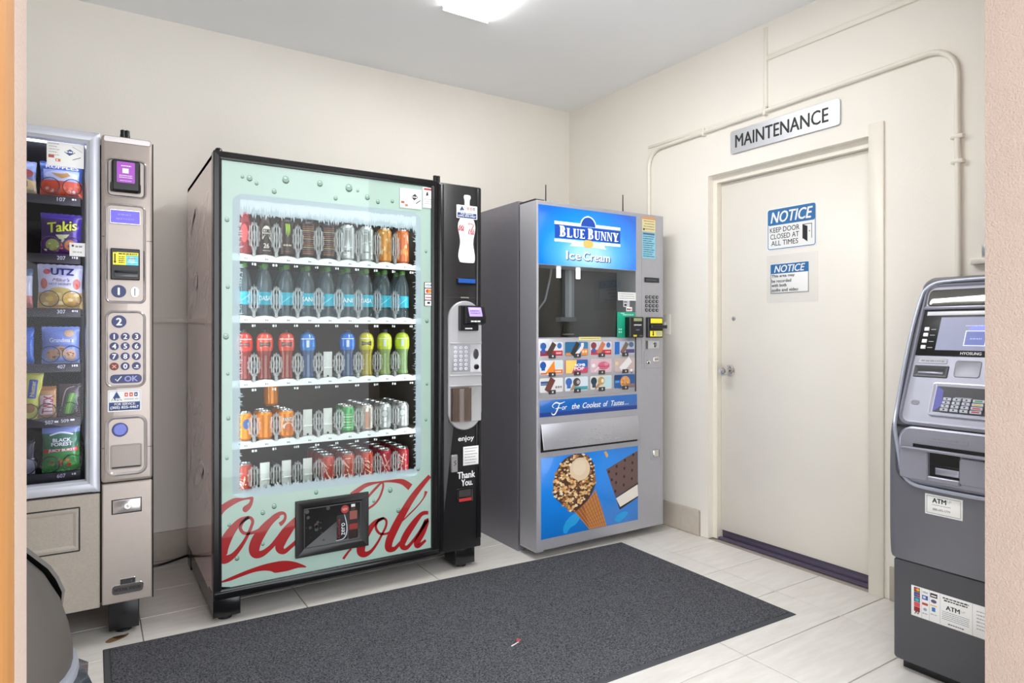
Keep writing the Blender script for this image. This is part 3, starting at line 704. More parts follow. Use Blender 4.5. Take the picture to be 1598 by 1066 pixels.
def d_pck(m, f, w, h):
    for k in range(5): a = -w * .18 + k * w * .09; m.stroke(f, [(a - w * .1, h * .10, .006), (a + w * .04, h * .45, .011), (a + w * .16, h * .72, .006)], E_ + k * .0004, F_(('3a6a30', '6aa040', '86b850', '5a9038', '3c6a34')[k]))
    m.stroke(f, [(-w * .42, h * .2, .003), (-w * .2, h * .8, .003), (w * .2, h * .92, .003)], E_, F_('b0a8a0'))
make_bag('candy_bar', 'dark wrapper with green stripes on the fifth tray', -.064, SHZ[4] + .012, .070, .124, [(1, F_('4a3a38'))], d_pck, d=.012, group='snack bags in the coils')
# bottom row: gummy bag
def d_for(m, f, w, h):
    for k in range(9): a = (-.46 + k * .115) * w; m.blob(f, [(a - .007, h * .50), (a + .007, h * .50), (a, h * (.72 + .04 * math.sin(k * 2.1) + (.1 if abs(k - 4) > 2 else 0)))], E_ * .6, F_(('2f6a44', '3a7a4a')[k % 2]), 2)
    m.text(f, 'BLACK', -w * .22, w * .26, h * .64, h * .71, E_ + .001, F_('f2f4f2'), bold=.05).text(f, 'FOREST', -w * .26, w * .30, h * .555, h * .625, E_ + .001, F_('f2f4f2'), bold=.05)
    m.blob(f, [(-w * .46, h * .40), (w * .46, h * .42), (w * .46, h * .515), (-w * .46, h * .495)], E_, F_('c8302c')).text(f, 'JUICY BURST', -w * .34, w * .38, h * .425, h * .49, E_ + .002, F_('f6e8e4'), bold=.04)
    m.stroke(f, [(-w * .3, h * .78, .005), (0, h * .83, .006), (w * .32, h * .78, .005)], E_, F_('e8ecf4'))
    for k in range(26): a = random.uniform(-.36, .36) * w; b = random.uniform(.10, .36) * h; m.blob(f, ell(a, b, .007, .006, 7), E_ + random.uniform(0, .0008), F_(random.choice(('2f8a3a', '4aa84a', 'b03a30', '58b048', 'c87a30', '2a7034'))), 2)
make_bag('gummy_bag', 'green and red gummy candy bag on the bottom tray', -.0915, SHZ[5] + .012, .118, .178, lambda s, t: F_('8fa2d6') if t > .80 else F_('3f7a58') if t > .5 else F_('3c9440'), d_for, group='snack bags in the coils')
make_bag('candy_bar', 'narrow black and silver wrapper at the edge of the bottom tray', -.196, SHZ[5] + .012, .05, .13, lambda s, t: F_('16161a') if t > .45 else F_('9a9ca4'), None, d=.012, group='snack bags in the coils')
for r_, cs in enumerate(((-.124, -.057, -.222), (-.124, -.057), (-.127, -.058, -.225), (-.124, -.058, -.222), (-.187, -.133, -.064), (-.124, -.057, -.196))):
    for c_ in cs: coil(c_, SHZ[r_] + (.046 if r_ != 4 else .042), .0295 if r_ != 4 else .027)
# ---------------------------------------------------------------- drinks vending machine with red script lettering
mat('gloss_black', '121214', 0.22, noise=.15, nscale=60)
mat('satin_black', '1c1b1c', 0.34, noise=.1, nscale=30)
mat('side_red', 'd8a2a0', 0.12, coat=1.0, noise=.10, nscale=5)
mat('side_script', 'f0e2e0', 0.2, coat=.6)
mat('mint', 'bccfc6', 0.35, emit=.05, coat=.6, noise=.07, nscale=6)
mat('script_red', 'b40e16', 0.3, coat=.6)
mat('liner', '75655a', 0.6); mat('liner_side', '7a736c', 0.5)
mat('shelf_white', 'eef0f0', 0.4)
mat('cool_led', 'f4fbff', 0.3, emit=15)
mat('panel_grey', 'b9b9bc', 0.38, metal=.2)
clearmat('frost', 'dfe9f2', .25, 1.3, milk=.82, milkcol='c2d0da', emit=.10)
clearmat('frost_edge', 'e8f0f6', .25, 1.3, milk=.6, milkcol='dce6ee', emit=.15)
clearmat('acrylic', 'f6f6f8', .10, 1.6, milk=.22, milkcol='e8e6e6'); clearmat('acrylic_edge', 'ffffff', .1, 1.6, milk=.5, milkcol='f0f0f0')
clearmat('cooler_pane', 'f0f6f4', .012, 1.38); clearmat('frost_white', 'f0f4f8', .25, 1.3, milk=.6, milkcol='eef4fa', emit=.22)
CY = 2.82; cf = FY(CY)
ck = thing('drinks_vending_machine', (1.02, 3.24, 0), 'black glass-front drinks vending machine with red script lettering and rows of bottles', 'vending machine')
CX0, CX1, CZ0, CZ1 = .410, 1.634, .104, 1.890
YBK = 3.66
sd = obj('side_panel', MB().box(CX0 + .003, CX0 + .020, CY + .045, YBK, .10, 1.885, 'side_red'), ck, label='glossy red side panel with pale script', smooth=False)
obj('top_panel', MB().box(CX0 + .003, CX1 - .01, CY + .045, YBK, 1.868, 1.886, 'satin_black'), ck, smooth=False)
obj('side_panel', MB().box(CX1 - .022, CX1 - .010, CY + .045, YBK, .10, 1.868, 'satin_black'), ck, smooth=False)
obj('back_panel', MB().box(CX0 + .02, CX1 - .022, YBK - .03, YBK, .10, 1.868, 'satin_black'), ck, smooth=False)
lin_ = MB().box(.436, 1.378, 3.52, 3.53, .16, 1.868, 'liner').box(.430, .438, CY + .045, 3.53, .16, 1.868, 'liner_side').box(1.376, 1.390, CY + .045, 3.53, .16, 1.868, 'liner_side')
lin_.box(.438, 1.376, CY + .045, 3.52, .16, .30, 'liner').box(.438, 1.376, CY + .045, 3.52, 1.855, 1.868, 'liner_side')
obj('interior_liner', lin_, ck, smooth=False)
obj('base_skirt', MB().box(CX0 + .004, CX0 + .03, CY + .05, YBK, .022, .10, 'gloss_black').box(CX1 - .035, CX1 - .01, CY + .05, YBK, .022, .10, 'gloss_black').box(CX0 + .03, CX1 - .035, CY + .06, YBK, .085, .10, 'gloss_black'), ck, smooth=False)
# door frame (black) with mitred look
obj('door_frame', MB().rprof(cf, CX0, 1.400, CZ0, CZ1, .004, [(0, -.045), (0, -.003), (.003, 0), (.020, .001), (.024, -.003), (.030, -.004), (.033, -.012)], 'gloss_black', cap=False), ck)
obj('bottom_rail', MB().slab(cf, CX0 + .002, 1.40, .100, .130, .001, .010, 'gloss_black', ch=.004), ck)
obj('door_post', MB().slab(cf, 1.366, 1.400, .13, 1.862, -.012, -.001, 'satin_black', ch=.002), ck)
obj('hinge', MB().lathe([(.014, 0), (.014, .012), (.010, .018), (.004, .02)], 'gloss_black', (.432, CY + .02, 1.885), 12), ck)
pin = MB()
for q in (-.008, .008): pin.lathe([(.010, 0), (.010, .034), (.006, .036)], 'gloss_black', (1.405 + q, CY + .03, 1.885), 10)
obj('antenna', pin, ck)
gl = obj('glass', MB().rect(cf, .441, 1.374, .135, 1.860, -.010, 'cooler_pane'), ck, smooth=False)
# printed surround on the glass: mint, then icy frost with a ragged window
U0, U1, V0, V1 = .482, 1.314, .490, 1.730
def loop_at(u0, u1, v0, v1, r, n):
    """n points evenly along a rounded rectangle"""
    P = rr(u0, u1, v0, v1, r, 8); P.append(P[0]); L = [0]
    for a, b in zip(P, P[1:]): L.append(L[-1] + math.hypot(b[0] - a[0], b[1] - a[1]))
    out = []; k = 0
    for i in range(n):
        t = L[-1] * i / n
        while L[k + 1] < t: k += 1
        w = (t - L[k]) / max(L[k + 1] - L[k], 1e-9); out.append((P[k][0] + (P[k + 1][0] - P[k][0]) * w, P[k][1] + (P[k + 1][1] - P[k][1]) * w))
    return out
NN = 96
outer = [(min(max(u, .441), 1.374), min(max(v, .135), 1.860)) for u, v in loop_at(.441, 1.374, .135, 1.860, .002, NN)]
inn = loop_at(U0, U1, V0, V1, .03, NN)
m = MB().loops([[cf.pt(*p, -.012) for p in outer], [cf.pt(*p, -.012) for p in inn]], 'mint')
obj('printed_border', m, gl, label='pale mint printed border')
NJ = 720; rd = random.Random(3)
a = loop_at(U0, U1, V0, V1, .03, NJ); b = loop_at(.511, 1.287, .524, 1.650, .012, NJ); J = []; J2 = []
for k in range(NJ):
    d = rd.uniform(-.004, .014) if k % 2 else rd.uniform(-.008, .001)
    cu, cv = .90, 1.10; u, v = b[k]; nu = -1 if u > 1.284 else 1 if u < .514 else 0; nv = -1 if v > 1.646 else 1 if v < .526 else 0
    J.append((u, v)); J2.append((u + nu * d + rd.uniform(-.003, .003), v + nv * d * 1.4 + rd.uniform(-.002, .002)))
obj('frost_print', MB().loops([[cf.pt(*p, -.0122) for p in a], [cf.pt(*p, -.0122) for p in J]], 'frost').loops([[cf.pt(*p, -.0122) for p in J], [cf.pt(*p, -.0122) for p in J2]], 'frost_edge'), gl, label='icy frost print with ragged edge')
fw = MB(); top = []; bot = []
for k in range(161):
    u = .512 + .776 * k / 160; top.append((u, 1.706 + rd.uniform(-.004, .006))); bot.append((u, 1.668 + (rd.uniform(.0, .022) if k % 2 else rd.uniform(-.022, .004))))
fw.loops([[cf.pt(*p, -.0119) for p in top], [cf.pt(*p, -.0119) for p in bot]], 'frost_white', closed=False)
obj('frost_band', fw, gl, label='white frosted band along the top')
# thin icy strokes along the ragged edge
ic = MB()
for k in range(0, NJ, 3):
    if rd.random() < .55: continue
    u, v = J[k]
    if v > 1.64: ic.stroke(cf, [(u, v + .030, .002), (u + rd.uniform(-.004, .004), v - rd.uniform(0, .02), .0005)], -.0124, 'frost_edge', 1)
    elif u < .52 or u > 1.28: ic.stroke(cf, [(u, v, .003), (u + (.012 if u < .9 else -.012) * rd.uniform(.6, 1.6), v + rd.uniform(-.008, .01), .0006)], -.0124, 'frost_edge' if rd.random() < .6 else K('5a6468', .5), 1)
ic.slots or ic.slot('frost_edge')
obj('frost_needle', ic, gl, kind='stuff')
# water drops printed on the mint
dr = MB(); rd = random.Random(11)
drops = [(.548, 1.797, .010), (.692, 1.809, .013), (.836, 1.811, .011), (.965, 1.807, .014), (1.005, 1.80, .006), (.645, 1.755, .009), (.905, 1.755, .008), (.52, 1.80, .006), (.575, 1.78, .007), (1.05, 1.775, .010), (1.10, 1.76, .008), (1.17, 1.77, .007), (.462, 1.62, .008), (.465, 1.35, .007), (.458, 1.15, .010), (.465, 1.0, .006), (1.34, 1.55, .006), (1.345, 1.22, .008), (1.345, .92, .006), (1.34, .75, .006), (.467, .82, .007), (.462, .66, .006), (1.16, .44, .010), (1.20, .34, .009), (.60, .42, .008), (.645, .44, .009), (.47, .39, .006), (.82, .475, .008), (1.08, .40, .006), (1.30, .52, .007), (.50, .25, .008), (.60, .29, .006)]
for u, v, s in drops:
    s *= 1.25
    dr.poly(cf, ell(u, v, s * .9, s, 12), -.0115, K('8fae9f', .3)).poly(cf, [(u + s * .9 * math.cos(t), v + s * math.sin(t) - s * .1) for t in [PI * (1 + k / 8) for k in range(9)]] + [(u + s * .6 * math.cos(t), v - s * .35 + s * .3 * math.sin(t)) for t in [PI * (2 - k / 8) for k in range(9)]], -.0113, K('31493e', .3)).poly(cf, ell(u - s * .1, v + s * .45, s * .4, s * .25, 8), -.0112, K('d8eae0', .3))
obj('droplet_print', dr, gl, kind='stuff')
# red script
CLIP = (.442, 1.373, .137, .60)
SA = [(.433, .464), (.458, .483), (.491, .495), (.527, .49), (.559, .491), (.562, .474), (.553, .448), (.538, .433), (.529, .432), (.521, .441), (.524, .454), (.54, .463), (.549, .474), (.546, .482), (.516, .48), (.484, .467), (.455, .449), (.433, .425)]
SB = [(.546, .409, .0123), (.516, .4, .0246), (.491, .379, .0307), (.466, .345, .0389), (.446, .302, .0451), (.441, .268, .0451), (.458, .253, .0348), (.487, .265, .0226), (.516, .297, .0164), (.538, .332, .0123), (.553, .365, .0123), (.56, .39, .0123), (.549, .407, .0115), (.531, .402, .0123), (.516, .385, .0131), (.513, .366, .0123), (.527, .347, .0123), (.553, .343, .0123), (.583, .348, .0164), (.613, .365, .0205), (.644, .392, .0246), (.671, .406, .0164), (.688, .4, .0107), (.689, .381, .0123), (.679, .367, .0164), (.667, .359, .0189)]
SCs = [(.663, .399, .0205), (.632, .38, .0287), (.602, .349, .0389), (.576, .31, .0451), (.566, .276, .043), (.574, .253, .0348), (.598, .251, .0267), (.632, .272, .0205), (.663, .303, .0226), (.695, .334, .0307), (.738, .372, .0246)]
SD = [(.738, .367, .0205), (.703, .329, .0369), (.677, .293, .041), (.667, .262, .0348), (.683, .243, .0226), (.707, .255, .0185), (.742, .281, .0164)]
SE = [(.433, .165), (.498, .184), (.572, .2), (.632, .206), (.687, .204), (.734, .189), (.779, .16), (.742, .163), (.703, .159), (.679, .159), (.648, .161), (.632, .171), (.602, .179), (.564, .18), (.516, .172), (.469, .163)]
SF_ = [(.976, .44, .0246), (1.013, .462, .0226), (1.049, .478, .0185), (1.104, .482, .0082), (1.164, .48, .0123), (1.219, .47, .0246), (1.26, .439, .032)]
SG = [(1.049, .419, .0115), (1.09, .457, .0115), (1.119, .479, .0098), (1.125, .459, .0098), (1.109, .415, .0103), (1.085, .386, .0103), (1.051, .368, .0103)]
SH = [(1.131, .315, .0103), (1.09, .304, .0205), (1.056, .27, .0307), (1.027, .225, .0389), (1.02, .185, .0389), (1.037, .166, .0267), (1.066, .174, .0164), (1.095, .204, .0123), (1.119, .241, .0107), (1.138, .275, .0115), (1.14, .302, .0103), (1.124, .315, .0103), (1.102, .307, .0115), (1.09, .279, .0115), (1.109, .248, .0107), (1.144, .242, .0107), (1.166, .252, .0123)]
SI = [(1.36, .48, .0205), (1.312, .435, .0267), (1.265, .384, .0328), (1.219, .319, .0377), (1.179, .255, .0402), (1.154, .203, .0377), (1.154, .172, .0328), (1.179, .165, .0205), (1.209, .188, .0156), (1.25, .224, .0148), (1.27, .264, .0246)]
SI2 = [(1.209, .281, .0062), (1.239, .302, .0062), (1.291, .342, .0062), (1.328, .38, .0074), (1.341, .41, .0164)]
SJ = [(1.352, .306, .0164), (1.317, .305, .0205), (1.273, .263, .0328), (1.234, .212, .0348), (1.219, .175, .0287), (1.239, .159, .0205), (1.27, .182, .0156), (1.312, .228, .0164), (1.344, .271, .0246), (1.323, .221, .0328), (1.294, .176, .0328), (1.302, .158, .0226), (1.339, .178, .0123)]
SK = [(.939, .164, .0123), (.962, .191, .0103), (.976, .202, .0082)]
sc = MB()
pl_ = lambda P: [(min(max(u, CLIP[0]), CLIP[1]), v) for u, v in catmull(P, 4, True)]
sc.poly(cf, pl_(SA), -.0108, 'script_red')
obj('script_swash', MB().poly(cf, pl_(SE), -.0108, 'script_red'), gl)
for k, P in enumerate((SB, SCs, SD, SF_, SG, SH, SI, SI2, SJ, SK)): sc.stroke(cf, P, -.0108 + k * .00006, 'script_red', 6, CLIP)
obj('script_lettering', sc, gl, label='large red script lettering')
# the same lettering, pale, running up the red side
class SideFr:
    def pt(s, u, v, n=0): return Vector((CX0 + .0030 - n, 2.90 + (.52 - v) * 1.9, .42 + (u - .44) * 1.45))
m = MB(); ss = SideFr()
m.poly(ss, catmull(SA, 4, True), .0001, 'side_script')
obj('script_swash', MB().poly(ss, catmull(SE, 4, True), .0001, 'side_script'), sd, smooth=False)
for k, P in enumerate((SB, SCs, SD, SF_, SG, SH, SI, SI2, SJ)): m.stroke(ss, P, .0001 + k * .00001, 'side_script', 5)
obj('script_lettering', m, sd, label='pale script lettering', smooth=False)
# delivery window, black with a bottle picture
dw = obj('delivery_window', MB().rprof(cf, .730, 1.055, .204, .447, .003, [(0, -.009), (.002, -.002), (.028, -.001), (.034, -.006)], 'satin_black', cap=True), ck, label='black delivery window with a bottle and can picture')
p = MB().rprof(cf, .766, 1.019, .240, .411, .003, [(0, -.0052), (.004, -.0052)], K('3a3a3c', .3), cap=False); n = -.005
p.poly(cf, ell(.945, .384, .018, .018, 16), n, K('a02824', .4)).text(cf, 'NEW', .934, .956, .378, .390, n + .0002, K('e0b0a8'))
for k in range(14): p.poly(cf, ell(rd.uniform(.775, .87), rd.uniform(.25, .40), rd.uniform(.002, .010), None, 9), n - .0001, K(random.choice(('2b2d2a', '343833', '3a2826')), .4))
p.poly(cf, catmull([(.962, .365), (.962, .30), (.960, .252), (.985, .250), (1.004, .255), (1.002, .31), (1.003, .35), (.992, .378), (.990, .392), (.974, .392), (.972, .378)], 3, True), n, K('2a1a18', .25)).rect(cf, .964, 1.002, .290, .315, n + .0003, K('8a2420')).rect(cf, .966, 1.000, .335, .372, n + .0003, K('8a4a40')).rect(cf, .973, .991, .390, .402, n + .0004, K('d8d4d0'))
p.poly(cf, rr(.908, .956, .252, .362, .006), n, K('16161a', .25)).stroke(cf, [(.942, .362, .003), (.952, .32, .004), (.952, .28, .005), (.938, .256, .004), (.905, .252, .003)], n + .0003, K('b8bcc4'), 4)
class Rot:
    def pt(s, u, v, n=0): return cf.pt(.9325 - v, u, n)
p.text(Rot(), 'zero', .272, .325, -.012, .004, n + .0005, K('e0e0e4')).text(Rot(), 'Coca-Cola', .262, .345, .010, .022, n + .0005, K('a02030'))
obj('print', p, dw)
# stickers on the glass
st = obj('glass_sticker', MB().slab(cf, 1.206, 1.316, 1.745, 1.836, -.0095, -.0085, 'white_paper', ch=.0002), gl, label='white payment instruction sticker on the glass')
q = MB().poly(cf, [(1.262, 1.800), (1.282, 1.816), (1.298, 1.800), (1.278, 1.784)], -.008, K('2e2e34')).dashes(cf, 1.266, 1.294, 1.800, .005, -.0078, 'print_white').poly(cf, [(1.285, 1.772), (1.310, 1.790), (1.312, 1.786), (1.288, 1.768)], -.008, K('505050')).rect(cf, 1.212, 1.228, 1.766, 1.776, -.008, K('a05040')).rect(cf, 1.232, 1.246, 1.753, 1.763, -.008, K('b07048')).dashes(cf, 1.214, 1.262, 1.826, .003, -.008, K('a0a0a4'), 4)
obj('print', q, st)
st = obj('glass_sticker', MB().slab(cf, 1.322, 1.377, 1.756, 1.853, -.0095, -.0085, 'white_paper', ch=.0002), gl, label='narrow white sticker with a red header')
obj('print', MB().rect(cf, 1.328, 1.371, 1.840, 1.849, -.008, K('b83028')).poly(cf, [(1.338, 1.812), (1.352, 1.816), (1.348, 1.832), (1.342, 1.830)], -.008, 'ink').dashes(cf, 1.328, 1.370, 1.797, .004, -.008, K('8c8c90'), 1).dashes(cf, 1.328, 1.366, 1.787, .003, -.008, K('8c8c90'), 2).dashes(cf, 1.328, 1.370, 1.777, .003, -.008, K('8c8c90'), 3), st)
st = obj('glass_sticker', MB().slab(cf, 1.330, 1.374, 1.290, 1.403, -.0095, -.0085, 'ink', ch=.0002), gl, label='column of card brand stickers')
q = MB()
for k, c_ in enumerate(('f0f0f0', 'f0f0f0', 'e8e8ec', 'f0f0f0')): q.rect(cf, 1.333, 1.371, 1.377 - k * .0285, 1.401 - k * .0285, -.008, K(c_))
q.text(cf, 'VISA', 1.337, 1.367, 1.383, 1.396, -.0078, 'ink', bold=.02, shear=.2).poly(cf, ell(1.347, 1.3605, .0095, None, 14), -.0078, K('c84028')).poly(cf, ell(1.358, 1.3605, .0095, None, 14), -.0077, K('e09030')).rect(cf, 1.336, 1.368, 1.328, 1.333, -.0078, K('c05030')).rect(cf, 1.345, 1.360, 1.300, 1.310, -.0078, 'ink')
obj('print', q, st)
# control column
obj('control_column', MB().rprof(cf, 1.402, CX1, CZ0 - .002, 1.884, .004, [(0, -.045), (0, -.002), (.003, 0)], 'satin_black'), ck)
obj('column_trim', MB().slab(cf, 1.404, 1.428, CZ0 + .005, 1.876, 0, .006, 'gloss_black', ch=.002), ck)
obj('column_edge', MB().slab(cf, CX1 - .026, CX1, CZ0 + .04, 1.878, 0, .004, 'gloss_black', ch=.002), ck)
n = .0005
bp = [(1.541, 1.838), (1.573, 1.838), (1.575, 1.822), (1.571, 1.816), (1.571, 1.782), (1.586, 1.735), (1.600, 1.70), (1.601, 1.668), (1.594, 1.635), (1.590, 1.60), (1.596, 1.565), (1.600, 1.535), (1.597, 1.514), (1.588, 1.507), (1.525, 1.507), (1.514, 1.514), (1.507, 1.535), (1.510, 1.565), (1.517, 1.60), (1.514, 1.635), (1.506, 1.668), (1.507, 1.70), (1.524, 1.735), (1.541, 1.782), (1.541, 1.816), (1.538, 1.822)]
bd = obj('bottle_decal', MB().poly(cf, catmull(bp, 2, True), .0012, 'print_white'), ck, label='white bottle silhouette decal', smooth=False)
class Scr:
    def pt(s, u, v, n=0): return cf.pt(1.510 + (u - .44) * .094, 1.648 + (v - .16) * .165, n)
m = MB()
for k, P in enumerate((SB, SCs, SD, SF_, SG, SH, SI, SI2, SJ)): m.stroke(Scr(), [(a, b, c * 1.2) for a, b, c in P], .0018 + k * .00002, 'script_red', 3)
obj('lettering', m, bd)
service_sticker(cf, 1.496, 1.611, 1.722, 1.787, .0042, ck)
obj('bill_slot', MB().slab(cf, 1.497, 1.606, 1.398, 1.430, 0, .006, 'gloss_black', r=.004).slab(cf, 1.504, 1.600, 1.406, 1.427, .005, .009, K('1f4f9c', .25, emit=.25), r=.003), ck, label='blue lit bill slot')
obj('seam', MB().rect(cf, 1.43, 1.632, 1.334, 1.3355, .0006, K('4a4644')), ck)
obj('tag', MB().slab(cf, 1.52, 1.565, 1.332, 1.338, .0005, .002, K('8a8680', .3), ch=.0003), ck)
arch = obj('service_panel', MB().rprof(cf, 1.447, 1.632, .688, 1.318, .0925, [(0, -.001), (0, .010), (.004, .014)], 'panel_grey', seg=12), ck, label='light grey capsule panel')
P0 = .0142
ra = MB().rprof(cf, 1.500, 1.598, 1.172, 1.295, .006, [(0, P0), (0, .040), (.006, .046)], 'black_plastic')
ra.prism(Fr((0, CY, 0), (0, -1, 0), (0, 0, 1), (1, 0, 0)), [(.03, 1.20), (.075, 1.21), (.080, 1.235), (.058, 1.290), (.03, 1.290)], 1.512, 1.618, 'black_plastic')
rdr = obj('card_reader', ra, arch)
tl = Fr((0, CY - .082, 1.237), (1, 0, 0), (0, .371, .928), (0, -.928, .371))
obj('screen', MB().poly(tl, rr(1.526, 1.598, .004, .052, .003), .001, K('9a86d8', .3, emit=.7)).dashes(tl, 1.532, 1.590, .044, .005, .0014, K('e0d8ff'), 1).dashes(tl, 1.534, 1.585, .033, .006, .0014, K('6a50b0'), 2).dashes(tl, 1.534, 1.588, .021, .006, .0014, K('6a50b0'), 3), rdr)
obj('reader_label', MB().dashes(FY(CY - .0765), 1.535, 1.590, 1.218, .008, .001, 'print_white', 3).rect(FY(CY - .0465), 1.52, 1.56, 1.180, 1.186, .0, 'print_white'), rdr)
kp = obj('keypad', MB().rprof(cf, 1.456, 1.628, .966, 1.112, .006, [(0, P0), (.003, P0 + .003), (.006, P0 + .001)], 'panel_grey').slab(cf, 1.462, 1.566, .972, 1.104, .012, P0 + .002, K('9c9da6', .4), ch=.001), arch)
for r_ in range(6):
    for c_ in range(3):
        u = 1.483 + c_ * .029; v = 1.090 - r_ * .0205
        obj('key', MB().disc(cf, u, v, .0085, P0 + .001, P0 + .0045, K('e2e2e6', .35), 12, rv=.0075).rect(cf, u - .002, u + .002, v - .003, v + .003, P0 + .005, K('55555c')), kp)
obj('coin_slot', MB().disc(cf, 1.597, 1.058, .016, P0, P0 + .004, 'chrome', 16, rv=.026).slab(cf, 1.595, 1.599, 1.036, 1.080, P0 + .004, P0 + .0045, 'ink', ch=.0002), arch)
obj('return_knob', MB().disc(cf, 1.599, .995, .013, P0, P0 + .012, 'black_plastic', 16, ch=.004), arch)
for z_ in (1.112, .955, .905):
    obj('panel_lip', MB().slab(cf, 1.453, 1.629, z_ - .004, z_ + .004, P0 - .002, P0 + .006, 'panel_grey', ch=.003), arch)
rc = obj('coin_tray', MB().rprof(cf, 1.455, 1.628, .728, .902, .006, [(0, P0), (.002, P0 + .003), (.005, P0 + .0008)], K('a2a0a0', .4)).rect(cf, 1.462, 1.560, .735, .896, P0 + .0012, K('6e5f56', .4)), arch)
m = MB(); clearmat('smoky', 'a89888', .08, 1.5, milk=.35, milkcol='8a7a70')
m.lathe([(.055, 0), (.055, .158)], 'smoky', (1.512, CY - .012, .736), 16, False, PI * .95, PI * 2.05)
obj('rotating_cup', m, rc)
for k in range(7): obj('rib', MB().slab(cf, 1.468 + k * .010, 1.4705 + k * .010, .74, .89, P0 + .001, P0 + .003, K('8f7864', .4), ch=.0003), rc)
obj('lettering', MB().text(cf, 'enjoy', 1.507, 1.594, .626, .656, .0012, 'print_white', bold=.03), ck)
st = obj('paper_notice', MB().slab(cf, 1.532, 1.618, .512, .604, .004, .0052, 'white_paper', ch=.0002), ck, label='small white printed notice')
q = MB()
for k in range(6): q.dashes(cf, 1.540, 1.610 - .01 * (k % 2), .594 - k * .014, .004, .0056, K('8a8a8e'), k)
obj('print', q, st)
lk = obj('lock', MB().disc(cf, 1.500, .528, .033, .001, .003, 'black_plastic', 20, rv=.046).slab(cf, 1.462, 1.496, .488, .572, .002, .020, K('b4b2b2', .3, metal=.6), r=.004, ch=.004), ck)
obj('latch_mark', MB().stroke(cf, [(1.485, .545, .003), (1.474, .538, .003), (1.485, .530, .003), (1.474, .522, .003)], .0206, 'ink', 3), lk)
obj('lettering', MB().text(cf, 'Thank', 1.503, 1.600, .449, .482, .0012, 'print_white', bold=.03).text(cf, 'You.', 1.524, 1.586, .412, .444, .0012, 'print_white', bold=.03), ck)
obj('return_slot', MB().rprof(cf, 1.497, 1.590, .330, .402, .010, [(0, .001), (.003, .004), (.010, .002)], 'gloss_black').rect(cf, 1.510, 1.576, .360, .394, .0028, K('3d3a38', .3)).slab(cf, 1.508, 1.578, .338, .352, .003, .008, K('c03030', .35), r=.004), ck, label='coin return with a red lip')
for u0, u1 in ((.412, .515), (1.503, 1.611)):
    obj('leg', MB().slab(FY(CY + .02), u0, u1, .020, .112, -.12, 0, 'gloss_black', ch=.003), ck)
    obj('foot', MB().lathe([(.028, 0), (.028, .010), (.012, .014), (.012, .03)], 'black_plastic', ((u0 + u1) / 2, CY + .07, 0), 14), ck)
    obj('leg', MB().slab(FY(YBK - .12), u0, u1, 0, .09, -.10, 0, 'gloss_black', ch=.003), ck)
# lamps inside the door posts
for u in (.4405, 1.3705): obj('light_strip', MB().box(u, u + .003, CY + .048, CY + .075, .32, 1.84, 'cool_led'), ck)
obj('light_strip', MB().box(.50, 1.32, CY + .05, CY + .075, 1.849, 1.853, 'cool_led'), ck)
# shelves
CZ = (1.495, 1.232, .956, .696, .476)
COLX = (.556, .641, .733, .826, .918, 1.011, 1.103, 1.194, 1.286)
DIVX = (.588, .680, .772, .864, .957, 1.049, 1.141, 1.232, 1.326)
for r_, z in enumerate(CZ):
    sh = obj('shelf', MB().box(.440, 1.374, 2.958, 3.50, z - .012, z, 'liner_side'), ck, smooth=False)
    fr_ = FY(2.955)
    P = [(.440, z - .026)] + [(1.374, z - .026), (1.374, z + .002)]
    for x in reversed(DIVX): P += [(x + .012, z + .001), (x, z - .006), (x - .012, z + .001), (x - .046, z + .006)]
    P += [(.440, z + .002)]
    obj('shelf_lip', MB().prism(fr_, P, -.004, .004, 'shelf_white'), sh, label='white shelf front')
    q = MB()
    for k, x in enumerate(COLX):
        q.rect(fr_, x - .006, x - .002, z - .017, z - .011, .0046, 'ink').rect(fr_, x + .001, x + .006, z - .017, z - .012, .0046, K('6a6a6a'))
        q.dashes(fr_, x + .024, x + .045, z - .038, .011, .0046, 'print_white', k, .3, .8)
    obj('price_marks', q, sh, kind='stuff')
    for x in COLX: obj('product_glide', MB().box(x - .026, x + .026, 2.965, 3.45, z, z + .003, 'shelf_white' if r_ < 4 else 'liner_side'), sh)
    for k, x in enumerate(DIVX[:8] if r_ else DIVX[:8]):
        w, h = (.024, .125) if r_ == 0 else (.026, .112) if r_ == 1 else (.027, .098)
        zb = z + .020; prof = []
        for t in range(28):
            an = 2 * PI * t / 28; s_ = 1 + .10 * (1 if t % 2 else -1); prof.append((x + w * math.cos(an) * s_ * (1 if abs(math.sin(an)) < .8 else .75), zb + h / 2 + h / 2 * math.sin(an) * s_))
        cu_, cv_ = x, zb + h / 2; inn_ = [(cu_ + (a_ - cu_) * .66, cv_ + (b_ - cv_) * .74) for a_, b_ in prof]; in2 = [(cu_ + (a_ - cu_) * .40, cv_ + (b_ - cv_) * .46) for a_, b_ in prof]
        gt = MB(); gy = FY(2.944)
        for A_, B_ in ((prof, inn_), (in2, [(cu_ + (a_ - cu_) * .5, cv_ + (b_ - cv_) * .5) for a_, b_ in in2])):
            gt.loops([[gy.pt(a_, b_, nn_) for a_, b_ in Q_] for Q_, nn_ in ((A_, -.004), (A_, 0), (B_, 0), (B_, -.004))], 'acrylic')
        for t in (-1, 0, 1): gt.box(x + t * w * .45 - .0012, x + t * w * .45 + .0012, 2.939, 2.944, zb + h * .15, zb + h * .85, 'acrylic_edge')
        gt.box(x - .006, x + .006, 2.944, 2.948, z - .004, zb + .006, 'acrylic')
        obj('product_gate', gt, ck)
        if k % 1 == 0: obj('divider', MB().box(x - .001, x + .001, 2.975, 3.45, z + .003, z + .045, 'acrylic'), sh)
